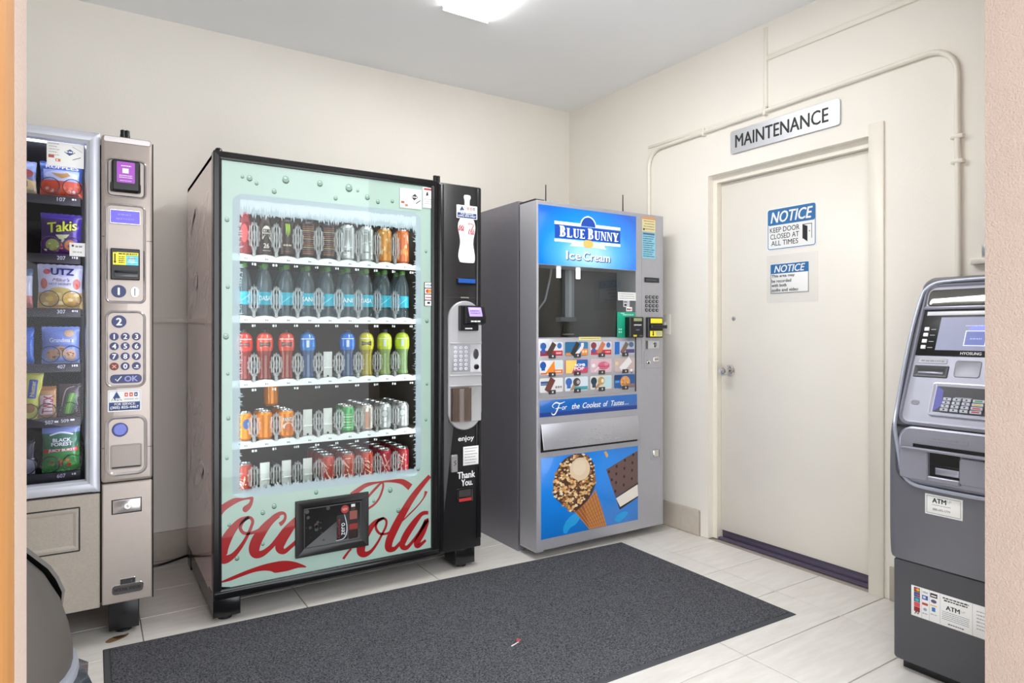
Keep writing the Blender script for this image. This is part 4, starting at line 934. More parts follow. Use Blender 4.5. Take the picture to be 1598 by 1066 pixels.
def pusher(c, r_):
    x = COLX[c]; z = CZ[r_] + .004
    obj('pusher_plate', MB().slab(FY(2.985), x - .020, x + .020, z, z + .116, -.003, 0, K('d8d8d4', .5), ch=.001).slab(FY(2.985), x - .020, x + .020, z + .040, z + .046, 0, .004, K('f4f4f2', .4), ch=.001).disc(FY(2.985), x, z + .004, .005, 0, .004, 'ink', 8), ck)
for c in (4,): pusher(c, 2)
for c in (3, 4): pusher(c, 3)
for c in (1, 2, 3): pusher(c, 4)

# ---------------------------------------------------------------- drinks
mat('can_alu', 'd4d4d6', 0.22, metal=.9)
clearmat('pet', 'e4eef2', .05, 1.5, milk=.07, milkcol='b8c8d0')
class CylFr:
    """the print side of a can: u along the girth, v up"""
    def __init__(s, r): s.r = r
    def pt(s, u, v, n=0): a = -PI / 2 + u / s.r; return Vector(((s.r + n) * math.cos(a), (s.r + n) * math.sin(a), v))
def can(label, body, h=.122, r=.033, decor=None, lid='can_alu', group='drink cans', name='drink_can', cat='can'):
    t = thing(name, (0, 0, 0), label, cat, group)
    m = MB(); m.lathe([(r * .70, 0), (r * .80, .003), (r, .012), (r, h - .014), (r * .82, h - .004)], body, seg=20, mats=['can_alu', body, body, body])
    obj('body', m, t, local=True)
    o = obj('lid', MB().lathe([(r * .82, h - .004), (r * .84, h), (r * .80, h + .001), (r * .78, h - .003), (.0005, h - .004)], lid, seg=20), t, local=True)
    obj('pull_tab', MB().poly(FZ(h - .002), ell(0, -.004, .007, .010, 10), 0, 'can_alu'), o, local=True)
    if decor: q = MB(); decor(q, CylFr(r), r, h); obj('print', q, t, local=True)
    return t
def bottle(label, prof, mats, cap, decor=None, group='drink bottles', name='drink_bottle'):
    t = thing(name, (0, 0, 0), label, 'bottle', group)
    obj('body', MB().lathe(prof, mats[0], seg=20, mats=mats), t, local=True)
    zt = prof[-1][1]
    obj('cap', MB().lathe([(cap[1], zt - .004), (cap[1], zt + cap[2] - .002), (cap[1] * .9, zt + cap[2]), (.0005, zt + cap[2])], cap[0], seg=16), t, local=True)
    if decor: q = MB(); decor(q, t); obj('print', q, t, local=True)
    return t
def put(t, c, r_, y=2.99, rz=None, dz=0.0):
    x = COLX[c]; t.location = (x, y, CZ[r_] + .0035 + dz); t.rotation_euler = (0, 0, -math.atan2(x, y) * .8 if rz is None else rz); return t
ORD = ('leftmost', 'second', 'third', 'fourth', 'fifth', 'sixth', 'seventh', 'eighth', 'ninth')
def nth(c, n): return ORD[c] + (' from the left' if c else '') + ' on the ' + ('top', 'second', 'middle', 'fourth', 'bottom')[n] + ' shelf'
# top shelf
def d_core(q, f, r, h):
    pass
brn = K('3c2a22', .35); dbr = K('2a2422', .35)
def core(label, col, capc, plain=False):
    pr = [(.030, 0), (.034, .006), (.034, .085), (.033, .12), (.030, .140), (.022, .162), (.020, .172)]
    def dec(q, t):
        f = CylFr(.0345); w = K('e8dcd0', .5)
        if plain: return q.blob(f, ell(0, .09, .014, .04, 14), .001, K('d85050'))
        P = [(-.018, .070), (.018, .070), (.018, .105)] + [(.018 * math.cos(a * PI / 8), .105 + .024 * math.sin(a * PI / 8)) for a in range(1, 8)] + [(-.018, .105)]
        q.blob(f, P, .0008, w).text(f, 'CORE', -.014, .014, .098, .114, .0022, 'ink', bold=.05).text(f, 'POWER', -.015, .015, .080, .094, .0022, 'ink', bold=.05).text(f, '26', -.012, .010, .032, .052, .0016, w, bold=.03).blob(f, rr(-.016, .016, .020, .0225, .0005), .0012, w, 1)
    return bottle(label, pr, [col] * 6, (capc, .0215, .020), dec)
put(core('red capped dark milk bottle, ' + nth(0, 0), K('8a2228', .35), K('c01c28', .35), True), 0, 0)
put(core('dark brown shake bottle with white arch label, ' + nth(1, 0), brn, dbr), 1, 0, rz=.02)
def d_mon(q, f, r, h):
    g = K('b8e03a', .35)
    for k in (-1, 0, 1): q.stroke(f, [(k * .007 - .001, h * .86, .004), (k * .007 + .001, h * .72, .0045), (k * .007, h * (.52 + .05 * abs(k)), .001)], .001, g, 3)
    q.dashes(f, -.018, .018, h * .30, .008, .001, K('d0c0a0'), 2).dashes(f, -.014, .014, h * .14, .003, .001, K('b06030'), 3)
def d_brn(q, f, r, h):
    for k in range(14): q.dashes(f, -.026, .026, h * (.12 + .055 * k), .0045, .0008, K(('a07848', 'a85040', '7a6a5c', 'c0a070')[k % 4]), k)
for c, dd, lb in ((2, d_mon, 'tall brown coffee can with green claw mark, '), (3, d_brn, 'tall brown patterned can, '), (4, d_brn, 'tall dark brown can, ')):
    put(can(lb + nth(c, 0), brn if c < 4 else dbr, .168, .035, dd, 'ink'), c, 0, rz=-.05)
def d_sil(q, f, r, h):
    for k in (-1, 0, 1): q.stroke(f, [(k * .008, h * .84, .003), (k * .008 + .001, h * .66, .004), (k * .008, h * .46, .001)], .001, K('6e6a60', .35), 3)
    q.dashes(f, -.015, .015, h * .26, .007, .001, K('5a5a5a'), 2)
    for k in range(8): q.blob(f, ell(random.uniform(-.03, .03), random.uniform(.15, .9) * h, .006, .004, 7), .0006, K('e6eaf0'), 1)
for c in (5, 6): put(can('tall silver white energy can, ' + nth(c, 0), K('bfc2c0', .3, metal=.4), .166, .034, d_sil), c, 0)
def d_ora(q, f, r, h):
    for k in range(24): q.blob(f, ell(random.uniform(-.034, .034), random.uniform(.1, .92) * h, random.uniform(.002, .005), random.uniform(.006, .016), 7), random.uniform(.0004, .001), K(random.choice(('e89a3a', 'f0b868', 'd86a28', 'c8b090', 'f6dcb8')), .35), 1)
put(can('tall orange patterned can, ' + nth(7, 0), K('d0904a', .3, metal=.3), .166, .034, d_ora), 7, 0)
put(can('tall orange and red can, ' + nth(8, 0), K('cc6a40', .3, metal=.3), .166, .034, d_ora), 8, 0)
# second shelf: water
wat = [(.028, 0), (.032, .006), (.032, .02), (.030, .03), (.032, .045), (.0325, .05), (.0325, .105), (.032, .11), (.033, .13), (.031, .155), (.022, .185), (.013, .205), (.0125, .215)]
mat('water_label', '2aa5bd', .35)
wm = ['pet'] * 5 + ['water_label'] + ['pet'] * 6
def d_wat(s):
    def f_(q, t): q.text(CylFr(.0328), s, -.024, .024, .068, .088, .0006, 'print_white', bold=.01) if s else q.stroke(CylFr(.0328), [(-.02, .06, .003), (0, .075, .004), (.022, .094, .003)], .0006, K('7fd0e0', .4), 3)
    return f_
for c in range(9):
    s_ = ('', 'DASA', '', 'SANI', '', 'ANI', 'DASA', '', '')[c]
    put(bottle('clear water bottle with aqua label, ' + nth(c, 1), wat, wm, (K('4a7a34', .4), .0145, .014), d_wat(s_), name='water_bottle'), c, 1)
w0 = None
for c in range(9):
    lb_ = 'clear water bottle behind the ' + ORD[c] + ' front water bottle of the second shelf'
    if w0 is None: w0 = put(bottle(lb_, wat, wm, (K('4a7a34', .4), .0145, .014), None, name='water_bottle', group='water bottles behind the front row'), c, 1, 3.07)
    else: dup(w0, (COLX[c], 3.07, CZ[1] + .0035), lb_)
# middle shelf: sports drinks with a bulbous top
spo = [(.026, 0), (.030, .006), (.030, .014), (.0275, .024), (.026, .06), (.0275, .105), (.033, .125), (.036, .14), (.036, .165), (.034, .182), (.027, .196), (.014, .204), (.013, .207)]
def sport(label, c1, c2, bandc=None):
    a, b = K(c1, .18, coat=.5), K(c2, .22, coat=.5)
    def dec(q, t):
        f = CylFr(.0363)
        if bandc: q.blob(f, rr(-.024, .024, .143, .164, .003), .001, K(bandc, .4)).dashes(f, -.018, .018, .154, .006, .0018, K('8a8078'), 2)
        else: q.blob(f, rr(-.006, .006, .138, .170, .002), .001, K('c8d0d8', .4))
        q.stroke(f, [(-.03, .176, .003), (.03, .176, .003)], .001, K('f4f4f0', .4), 4)
    return bottle(label, spo, [b] * 6 + [a] * 6, (K('26242a', .4), .0145, .012), dec, name='sports_drink_bottle')
for c, nm, c1, c2, bd_ in ((0, 'red', 'e03a30', '8a2a26', '8a2a26'), (1, 'red', 'd8503c', '8c3a2e', '5a3a34'), (2, 'red', 'd8503c', '8c3a2e', '5a3a34'), (3, 'blue', '2f78c4', '3c5478', None), (5, 'blue', '1f6cd0', '33486c', None), (6, 'golden yellow', 'c8bc20', '98881c', '584c30'), (7, 'lime yellow', 'c4d040', '86985c', None), (8, 'lime yellow', 'bcd038', '7e9460', None)):
    put(sport(nm + ' sports drink bottle, ' + (nth(c, 2) if c < 4 else ORD[c - 1] + ' bottle from the left on the middle shelf'), c1, c2, bd_), c, 2)
# fourth shelf: cans
org = K('e8860c', .25, metal=.2)
def d_fan(txt):
    def f_(q, f, r, h):
        q.blob(f, ell(-.002, h * .42, .024, .016, 16), .0006, K('e8e8f0', .35)); q.text(f, txt, -.024, .022, h * .60, h * .74, .0012, K('22306e'), bold=.06).text(f, txt, -.024, .022, h * .60, h * .74, .0018, K('f4f4f8'), bold=.02).blob(f, ell(.0, h * .36, .018, .022, 14), .0012, K('d86a08', .35))
    return f_
put(can('orange and blue soda can at the frosted edge, ' + nth(0, 3), org, decor=lambda q, f, r, h: q.blob(f, ell(.01, h * .6, .016, .022, 12), .001, K('3a5a9a'))), 0, 3)
put(can('plain orange soda can, ' + nth(1, 3), org, decor=lambda q, f, r, h: q.text(f, 'F', .022, .034, h * .56, h * .78, .001, K('e8e8f0'), bold=.02)), 1, 3, rz=.0)
put(can('orange soda can with white lettering, ' + nth(2, 3), org, decor=d_fan('FANTA')), 2, 3, rz=.1)
t = can('orange soda can lying tilted on top behind the front orange cans', org); t.location = (.700, 3.135, CZ[3] + .131); t.rotation_euler = (.0, .0, 1.0)
t = can('plain orange can standing behind the lettered orange can', org); put(t, 2, 3, 3.062)
t = can('orange can third in line behind the lettered orange can', org); put(t, 2, 3, 3.132)
t = can('orange can standing behind the plain orange can', org); put(t, 1, 3, 3.062)
def d_grn(q, f, r, h):
    for k in range(6): q.dashes(f, -.02, .02, h * (.2 + .1 * k), .006, .0008, K(('cfe6c8', '8fc88a')[k % 2]), k)
def d_cir(q, f, r, h): q.blob(f, ell(0, h * .62, .015, .017, 16), .0006, K('7a7672', .3)).blob(f, ell(0, h * .62, .0125, .0145, 16), .0012, K('d8d8d8', .3)).dashes(f, -.012, .012, h * .3, .004, .0008, K('8a8a8a'), 1)
def d_pnk(q, f, r, h): q.blob(f, rr(-.006, .012, h * .12, h * .75, .004), .0006, K('c88a70', .35)).blob(f, rr(.014, .018, h * .12, h * .8, .001), .0006, K('b8b8b8'), 1)
for c, lb, col, dd in ((5, 'green soda can, ', K('4fa05c', .28, metal=.3), d_grn), (6, 'silver can with a copper stripe, ', K('c8bdb4', .25, metal=.5), d_pnk), (7, 'silver can with a round badge, ', K('c6c6c6', .25, metal=.5), d_cir), (8, 'plain silver can with pale badge, ', K('c2bcbc', .25, metal=.5), d_cir)):
    where = {5: 'sixth', 6: 'seventh', 7: 'eighth', 8: 'rightmost'}[c] + ' slot of the fourth shelf'
    put(can(lb + where, col, decor=dd), c, 3)
    cc = ('green', 'copper striped', 'badged silver', 'plain silver')[c - 5]
    for k in ((1,) if c == 5 else (1, 2, 3)): put(can(cc + ' can ' + ('second', 'third', 'last')[k - 1] + ' in line in the ' + where, col), c, 3, 2.99 + .071 * k)
# bottom shelf: red cans
def d_red(q, f, r, h):
    for k in range(8): q.stroke(f, [(random.uniform(-.03, .0), random.uniform(.1, .9) * h, .003), (random.uniform(.0, .03), random.uniform(.1, .9) * h, .005)], .0007, K(('e8b8a8', 'f0d0c4', 'b83024')[k % 3], .35), 2)
for c, col in ((4, 'b84434'), (5, 'b8503c'), (6, 'c0442e'), (7, 'a02638'), (8, 'a82a34')):
    where = {4: 'first red column', 5: 'second red column', 6: 'third red column', 7: 'fourth red column', 8: 'rightmost column'}[c] + ' of the bottom shelf'
    for k in range(4):
        put(can(('red', 'orange red', 'bright red', 'crimson', 'dark red')[c - 4] + ' soda can ' + ('at the front', 'second in line', 'third in line', 'last in line')[k] + ' in the ' + where, K(col, .28, metal=.25), decor=d_red if k == 0 else None), c, 4, 2.99 + .071 * k)
put(can('red can at the frosted edge, ' + nth(0, 4), K('b84434', .28, metal=.25), decor=d_red), 0, 4)
# ---------------------------------------------------------------- ice cream vending machine
mat('ice_silver', 'b4b4ba', 0.36, metal=.4, noise=.04, nscale=30)
mat('ice_side', '8d8a92', 0.36, metal=.45, noise=.05, nscale=12)
mat('ice_poster', '1287ea', .3, coat=.4, noise=.05, nscale=4)
mat('ice_window_back', '38393b', .5); mat('ice_rail', '9a9ca4', .35, metal=.5)
IY = 2.725; ifr = FY(IY)
ic_ = thing('ice_cream_vending_machine', (2.36, 3.2, 0), 'silver ice cream vending machine with lit blue sign and cone poster', 'vending machine')
IX0, IX1 = 1.910, 2.806
obj('cabinet', MB().box(IX0, IX1 - .006, 2.905, 3.69, .0, .30, 'ice_side').box(IX0, IX0 + .03, 2.905, 3.69, .30, 1.862, 'ice_side').box(IX1 - .036, IX1 - .006, 2.905, 3.69, .30, 1.862, 'ice_side').box(IX0 + .03, IX1 - .036, 3.40, 3.69, .30, 1.862, 'ice_side').box(IX0 + .03, IX1 - .036, 2.905, 3.40, 1.83, 1.862, 'ice_side'), ic_, smooth=False)
obj('gasket', MB().box(IX0 + .012, IX0 + .03, 2.882, 2.907, .03, 1.84, 'black_plastic').box(IX1 - .03, IX1 - .012, 2.882, 2.907, .03, 1.84, 'black_plastic').box(IX0 + .03, IX1 - .03, 2.882, 2.907, .03, .9, 'black_plastic').box(IX0 + .03, IX1 - .03, 2.882, 2.907, 1.62, 1.84, 'black_plastic'), ic_, smooth=False)
# door as a hollow board around its window
WX0, WX1, WZ0, WZ1 = 1.919, 2.590, 1.137, 1.511
dm = MB()
for a in ((IX0, WX0, .048, 1.838), (WX1, IX1, .048, 1.838), (WX0, WX1, .048, WZ0), (WX0, WX1, WZ1, 1.838)): dm.box(a[0], a[1], IY, 2.884, a[2], a[3], 'ice_silver')
dr_ = obj('door', dm, ic_, smooth=False)
obj('door_edge', MB().rprof(ifr, IX0 - .002, IX1 + .002, .046, 1.840, .004, [(0, -.155), (0, -.004), (.004, 0), (.006, .0006), (.0075, .0006)], 'ice_silver', cap=False), ic_)
obj('top_cover', MB().box(IX0 + .01, IX0 + .07, 2.76, 2.90, 1.840, 1.852, 'black_plastic'), ic_, smooth=False)
obj('bottom_rail', MB().box(IX0 + .004, IX0 + .05, 2.74, 2.89, .036, .046, K('c8c8cc', .4, metal=.3)), ic_, smooth=False)
# window with the mechanism behind
obj('window_liner', MB().box(WX0, WX1 + .12, 3.30, 3.32, 1.0, 1.60, 'ice_window_back').box(WX0, WX0 + .01, 2.885, 3.30, 1.0, 1.6, 'ice_window_back').box(WX1 + .11, WX1 + .12, 2.885, 3.30, 1.0, 1.6, 'ice_window_back').box(WX0, WX1 + .12, 2.885, 3.30, 1.0, 1.02, 'ice_window_back').box(WX0, WX1 + .12, 2.885, 3.30, 1.58, 1.6, 'ice_window_back').box(2.33, WX1 + .11, 3.0, 3.02, 1.02, 1.58, K('55565a', .5)), ic_, smooth=False)
obj('lift_rail', MB().box(2.262, 2.327, 2.95, 2.98, 1.245, 1.58, 'ice_rail').box(2.285, 2.303, 2.944, 2.95, 1.25, 1.58, K('c0c2ca', .3, metal=.5)).box(2.225, 2.335, 2.94, 2.99, 1.225, 1.25, K('6a6a70', .4)), ic_, smooth=False)
obj('suction_arm', MB().tube([(2.15, 2.92, 1.56), (2.13, 2.92, 1.45), (2.10, 2.92, 1.34), (2.02, 2.92, 1.25)], .006, K('8a8a90', .4), 8).box(2.25, 2.31, 2.93, 2.96, 1.150, 1.156, K('b0b0a8', .3)), ic_)
for x in (2.088, 2.220): obj('tube_reflection', MB().box(x, x + .022, 2.79, 2.80, 1.455, 1.511, K('f4f8ff', .3, emit=2.2)), ic_, smooth=False)  # glowing boxes stand in for LED tubes reflected in the window
obj('window_pane', MB().rect(ifr, WX0, WX1, WZ0, WZ1, -.004, 'pane'), ic_, smooth=False)
# lit sign
def sign_mat():
    m = bpy.data.materials.new('lit_sign'); m.use_nodes = True; nt = m.node_tree; b = nt.nodes['Principled BSDF']
    tc = nt.nodes.new('ShaderNodeTexCoord'); mp = nt.nodes.new('ShaderNodeMapping')
    mp.inputs['Location'].default_value = (-2.25 * 2.1, 0, -1.575 * 3.6); mp.inputs['Scale'].default_value = (2.1, 0, 3.6)
    ln = nt.nodes.new('ShaderNodeVectorMath'); ln.operation = 'LENGTH'
    nt.links.new(tc.outputs['Object'], mp.inputs[0]); nt.links.new(mp.outputs[0], ln.inputs[0])
    cr = nt.nodes.new('ShaderNodeValToRGB'); e = cr.color_ramp.elements
    e[0].position = .12; e[0].color = (*lin('9ccff4'), 1); e[1].position = 1.0; e[1].color = (*lin('0a55b4'), 1)
    q = e.new(.42); q.color = (*lin('4aa4ea'), 1); q = e.new(.68); q.color = (*lin('1478dc'), 1)
    nt.links.new(ln.outputs['Value'], cr.inputs[0]); nt.links.new(cr.outputs[0], b.inputs['Emission Color']); nt.links.new(cr.outputs[0], b.inputs['Base Color'])
    b.inputs['Emission Strength'].default_value = .55; b.inputs['Roughness'].default_value = .2
    MATS['lit_sign'] = m
sign_mat()
# object coordinates of a part that hangs under its machine are world metres here
sg_ = obj('lit_sign', MB().slab(ifr, 1.917, 2.591, 1.514, 1.818, -.002, .003, 'lit_sign', ch=.001), ic_, label='backlit blue sign')
LW = K('f6faff', .3, emit=.6); LY = K('f2ecc0', .3, emit=.45); LB = K('0d46a8', .3, emit=.22); LS = K('24508c', .3, emit=.1)
n = .0035
p = MB().rect(ifr, 2.019, 2.470, 1.655, 1.725, n, LB)
p.rect(ifr, 2.017, 2.190, 1.726, 1.742, n, LY).rect(ifr, 2.298, 2.471, 1.728, 1.744, n, LY).rect(ifr, 2.017, 2.160, 1.637, 1.650, n, LW).rect(ifr, 2.330, 2.471, 1.638, 1.652, n, LW)
p.poly(ifr, [(2.118, 1.644), (2.205, 1.648), (2.280, 1.648), (2.366, 1.645), (2.352, 1.631), (2.366, 1.616), (2.28, 1.622), (2.205, 1.622), (2.118, 1.618), (2.132, 1.631)], n + .0002, LY).poly(ifr, ell(2.242, 1.637, .034, .021, 24), n + .0004, K('e0b060', .3, emit=.4)).rprof(ifr, 2.208, 2.276, 1.616, 1.658, .02, [(0, n + .0005), (.002, n + .0005)], K('c89040', .3, emit=.3), cap=False, seg=8)
arch_p = [(2.242 + .056 * math.cos(t * PI / 14), 1.728 + .058 * math.sin(t * PI / 14)) for t in range(15)]
p.poly(ifr, arch_p, n + .0002, LW).poly(ifr, [(2.242 + .050 * math.cos(t * PI / 14), 1.729 + .051 * math.sin(t * PI / 14)) for t in range(15)], n + .0004, LB)
obj('sign_banner', p, sg_)
# serif capitals for the banner
def serif(mb, fr, ch, u, v0, h, w, n, m):
    st, th, sf = w * .30, h * .075, w * .10
    def bar(a, b, c, d): mb.rect(fr, u + a, u + b, v0 + c, v0 + d, n, m)
    def half(cu, cv, ru, rv, t, tv):
        A = [(cu + ru * math.cos(k * PI / 10 - PI / 2), cv + rv * math.sin(k * PI / 10 - PI / 2)) for k in range(11)]
        B = [(cu + (ru - t) * math.cos(k * PI / 10 - PI / 2), cv + (rv - tv) * math.sin(k * PI / 10 - PI / 2)) for k in range(11)]
        mb.add([fr.pt(*q, n) for q in A + B], [(k, k + 1, 12 + k, 11 + k) for k in range(10)], m)
    if ch == 'B':
        bar(0, w * .16, 0, th); bar(0, w * .16, h - th, h); bar(w * .10, w * .10 + st, 0, h)
        for c_, r_, wd in ((h * .735, h * .265, w * .40), (h * .265, h * .265, w * .48)): half(u + w * .42, v0 + c_, wd, r_, st * .95, th)
        for z in (0, h * .5 - th * .5, h - th): bar(w * .35, w * .44, z, z + th)
    elif ch == 'L':
        bar(0, w * .55, 0, th); bar(0, w * .5, h - th, h); bar(w * .12, w * .12 + st, 0, h); bar(w * .4, w * .9, 0, th * 1.3); mb.poly(fr, [(u + w * .9, v0), (u + w * .9, v0 + h * .3), (u + w * .78, v0 + th)], n, m)
    elif ch == 'U':
        bar(0, w * .46, h - th, h); bar(w * .62, w, h - th, h); bar(w * .08, w * .08 + st, h * .25, h); bar(w * .78, w * .86, h * .25, h)
        A = [(u + w * .47 + w * .39 * math.cos(PI + k * PI / 10), v0 + h * .25 + h * .26 * math.sin(PI + k * PI / 10)) for k in range(11)]; B = [(u + w * .58 + w * .20 * math.cos(PI + k * PI / 10), v0 + h * .25 + h * .17 * math.sin(PI + k * PI / 10)) for k in range(11)]
        mb.add([fr.pt(*q, n) for q in A + B], [(k, k + 1, 12 + k, 11 + k) for k in range(10)], m)
    elif ch == 'E':
        bar(0, w * .5, 0, th); bar(0, w * .5, h - th, h); bar(w * .12, w * .12 + st, 0, h)
        for z in (0, h - th): bar(w * .4, w * .85, z, z + th)
        bar(w * .4, w * .66, h * .5 - th / 2, h * .5 + th / 2); mb.poly(fr, [(u + w * .88, v0), (u + w * .88, v0 + h * .28), (u + w * .78, v0 + th)], n, m).poly(fr, [(u + w * .84, v0 + h), (u + w * .84, v0 + h * .75), (u + w * .76, v0 + h - th)], n, m).rect(fr, u + w * .62, u + w * .68, v0 + h * .38, v0 + h * .62, n, m)
    elif ch == 'N':
        bar(0, w * .30, 0, th); bar(0, w * .28, h - th, h); bar(w * .70, w, h - th, h); bar(w * .11, w * .20, 0, h); bar(w * .80, w * .89, 0, h); mb.poly(fr, [(u + w * .08, v0 + h), (u + w * .36, v0 + h), (u + w * .89, v0), (u + w * .76, v0)], n, m)
    elif ch == 'Y':
        bar(-w * .02, w * .46, h - th, h); bar(w * .64, w * 1.04, h - th, h); bar(w * .25, w * .75, 0, th); bar(w * .36, w * .36 + st, 0, h * .45)
        mb.poly(fr, [(u + w * .06, v0 + h), (u + w * .40, v0 + h), (u + w * .66, v0 + h * .42), (u + w * .36, v0 + h * .42)], n, m).poly(fr, [(u + w * .80, v0 + h), (u + w * .92, v0 + h), (u + w * .66, v0 + h * .42), (u + w * .54, v0 + h * .46)], n, m)
p = MB(); u = 2.050
for k, ch in enumerate('BLUE BUNNY'):
    if ch == ' ': u += .012; continue
    big = k in (0, 5); h = .056 if big else .047; w = .042 if big else .039
    serif(p, ifr, ch, u, 1.664, h, w, n + .0006, LW); u += w + .0045
p.disc(ifr, 2.452, 1.667, .003, n + .0004, n + .0008, LW, 8)
obj('sign_lettering', p, sg_)
p = MB()
for du, dv, mm_, nn_, bo in ((.0035, -.0035, LS, n + .0002, .10), (0, 0, LW, n + .0006, .02)):
    p.text(ifr, 'Ice', 2.094 + du, 2.190 + du, 1.548 + dv, 1.592 + dv, nn_, mm_, bold=bo).text(ifr, 'Cream', 2.208 + du, 2.394 + du, 1.548 + dv, 1.592 + dv, nn_, mm_, bold=bo)
obj('sign_lettering', p, sg_)
# labels and card reader on the window
st = obj('window_label', MB().rect(ifr, 2.455, 2.590, 1.342, 1.388, .0005, 'white_paper'), ic_, label='white printed label on the window', smooth=False)
q = MB()
for k in range(3): q.dashes(ifr, 2.462, 2.58, 1.378 - k * .012, .004, .001, K('a0a0a8'), k)
obj('print', q, st)
obj('window_label', MB().rect(ifr, 2.495, 2.543, 1.305, 1.342, .0005, K('c8c8d0')).rect(ifr, 2.503, 2.52, 1.312, 1.322, .001, 'ink').rect(ifr, 2.500, 2.524, 1.330, 1.337, .001, K('6a6a70')), ic_, smooth=False)
obj('window_label', MB().rect(ifr, 2.517, 2.562, 1.282, 1.306, .0006, 'white_paper').rect(ifr, 2.524, 2.531, 1.288, 1.299, .001, 'ink').dashes(ifr, 2.534, 2.556, 1.293, .009, .001, K('c05060'), 3), ic_, smooth=False)
gp = obj('reader_plate', MB().slab(ifr, 2.450, 2.584, 1.134, 1.277, .0005, .004, K('16a684', .4), ch=.001), ic_, label='green card reader plate')
q = MB().dashes(ifr, 2.49, 2.57, 1.262, .008, .0045, K('c8f0e4'), 1).dashes(ifr, 2.475, 2.50, 1.270, .006, .0045, K('c8f0e4'), 2)
for k in range(4): q.disc(ifr, 2.463 + .014 * (k % 2), 1.165 + .016 * (k // 2), .005, .0035, .0045, K('c8f0e4'), 8)
obj('print', q, gp)
rb = obj('card_reader', MB().slab(ifr, 2.505, 2.612, 1.134, 1.250, .004, .045, 'black_plastic', r=.006, ch=.006), ic_)
q = MB().rect(ifr, 2.532, 2.594, 1.226, 1.243, .0456, K('9aa878', .4)).dashes(ifr, 2.534, 2.59, 1.205, .008, .0456, 'print_white', 1, .4, .8).dashes(ifr, 2.55, 2.575, 1.178, .008, .0456, K('6a78a8'), 2).rect(ifr, 2.530, 2.556, 1.140, 1.150, .0456, K('d8c830')).rect(ifr, 2.575, 2.60, 1.141, 1.149, .0456, K('5a5a60'))
obj('reader_print', q, rb)
obj('yellow_tape', MB().rect(ifr, 2.178, 2.330, 1.122, 1.140, .0022, K('e6dc96', .5)).dashes(ifr, 2.19, 2.32, 1.131, .004, .0026, K('8a8450'), 2), ic_, smooth=False)
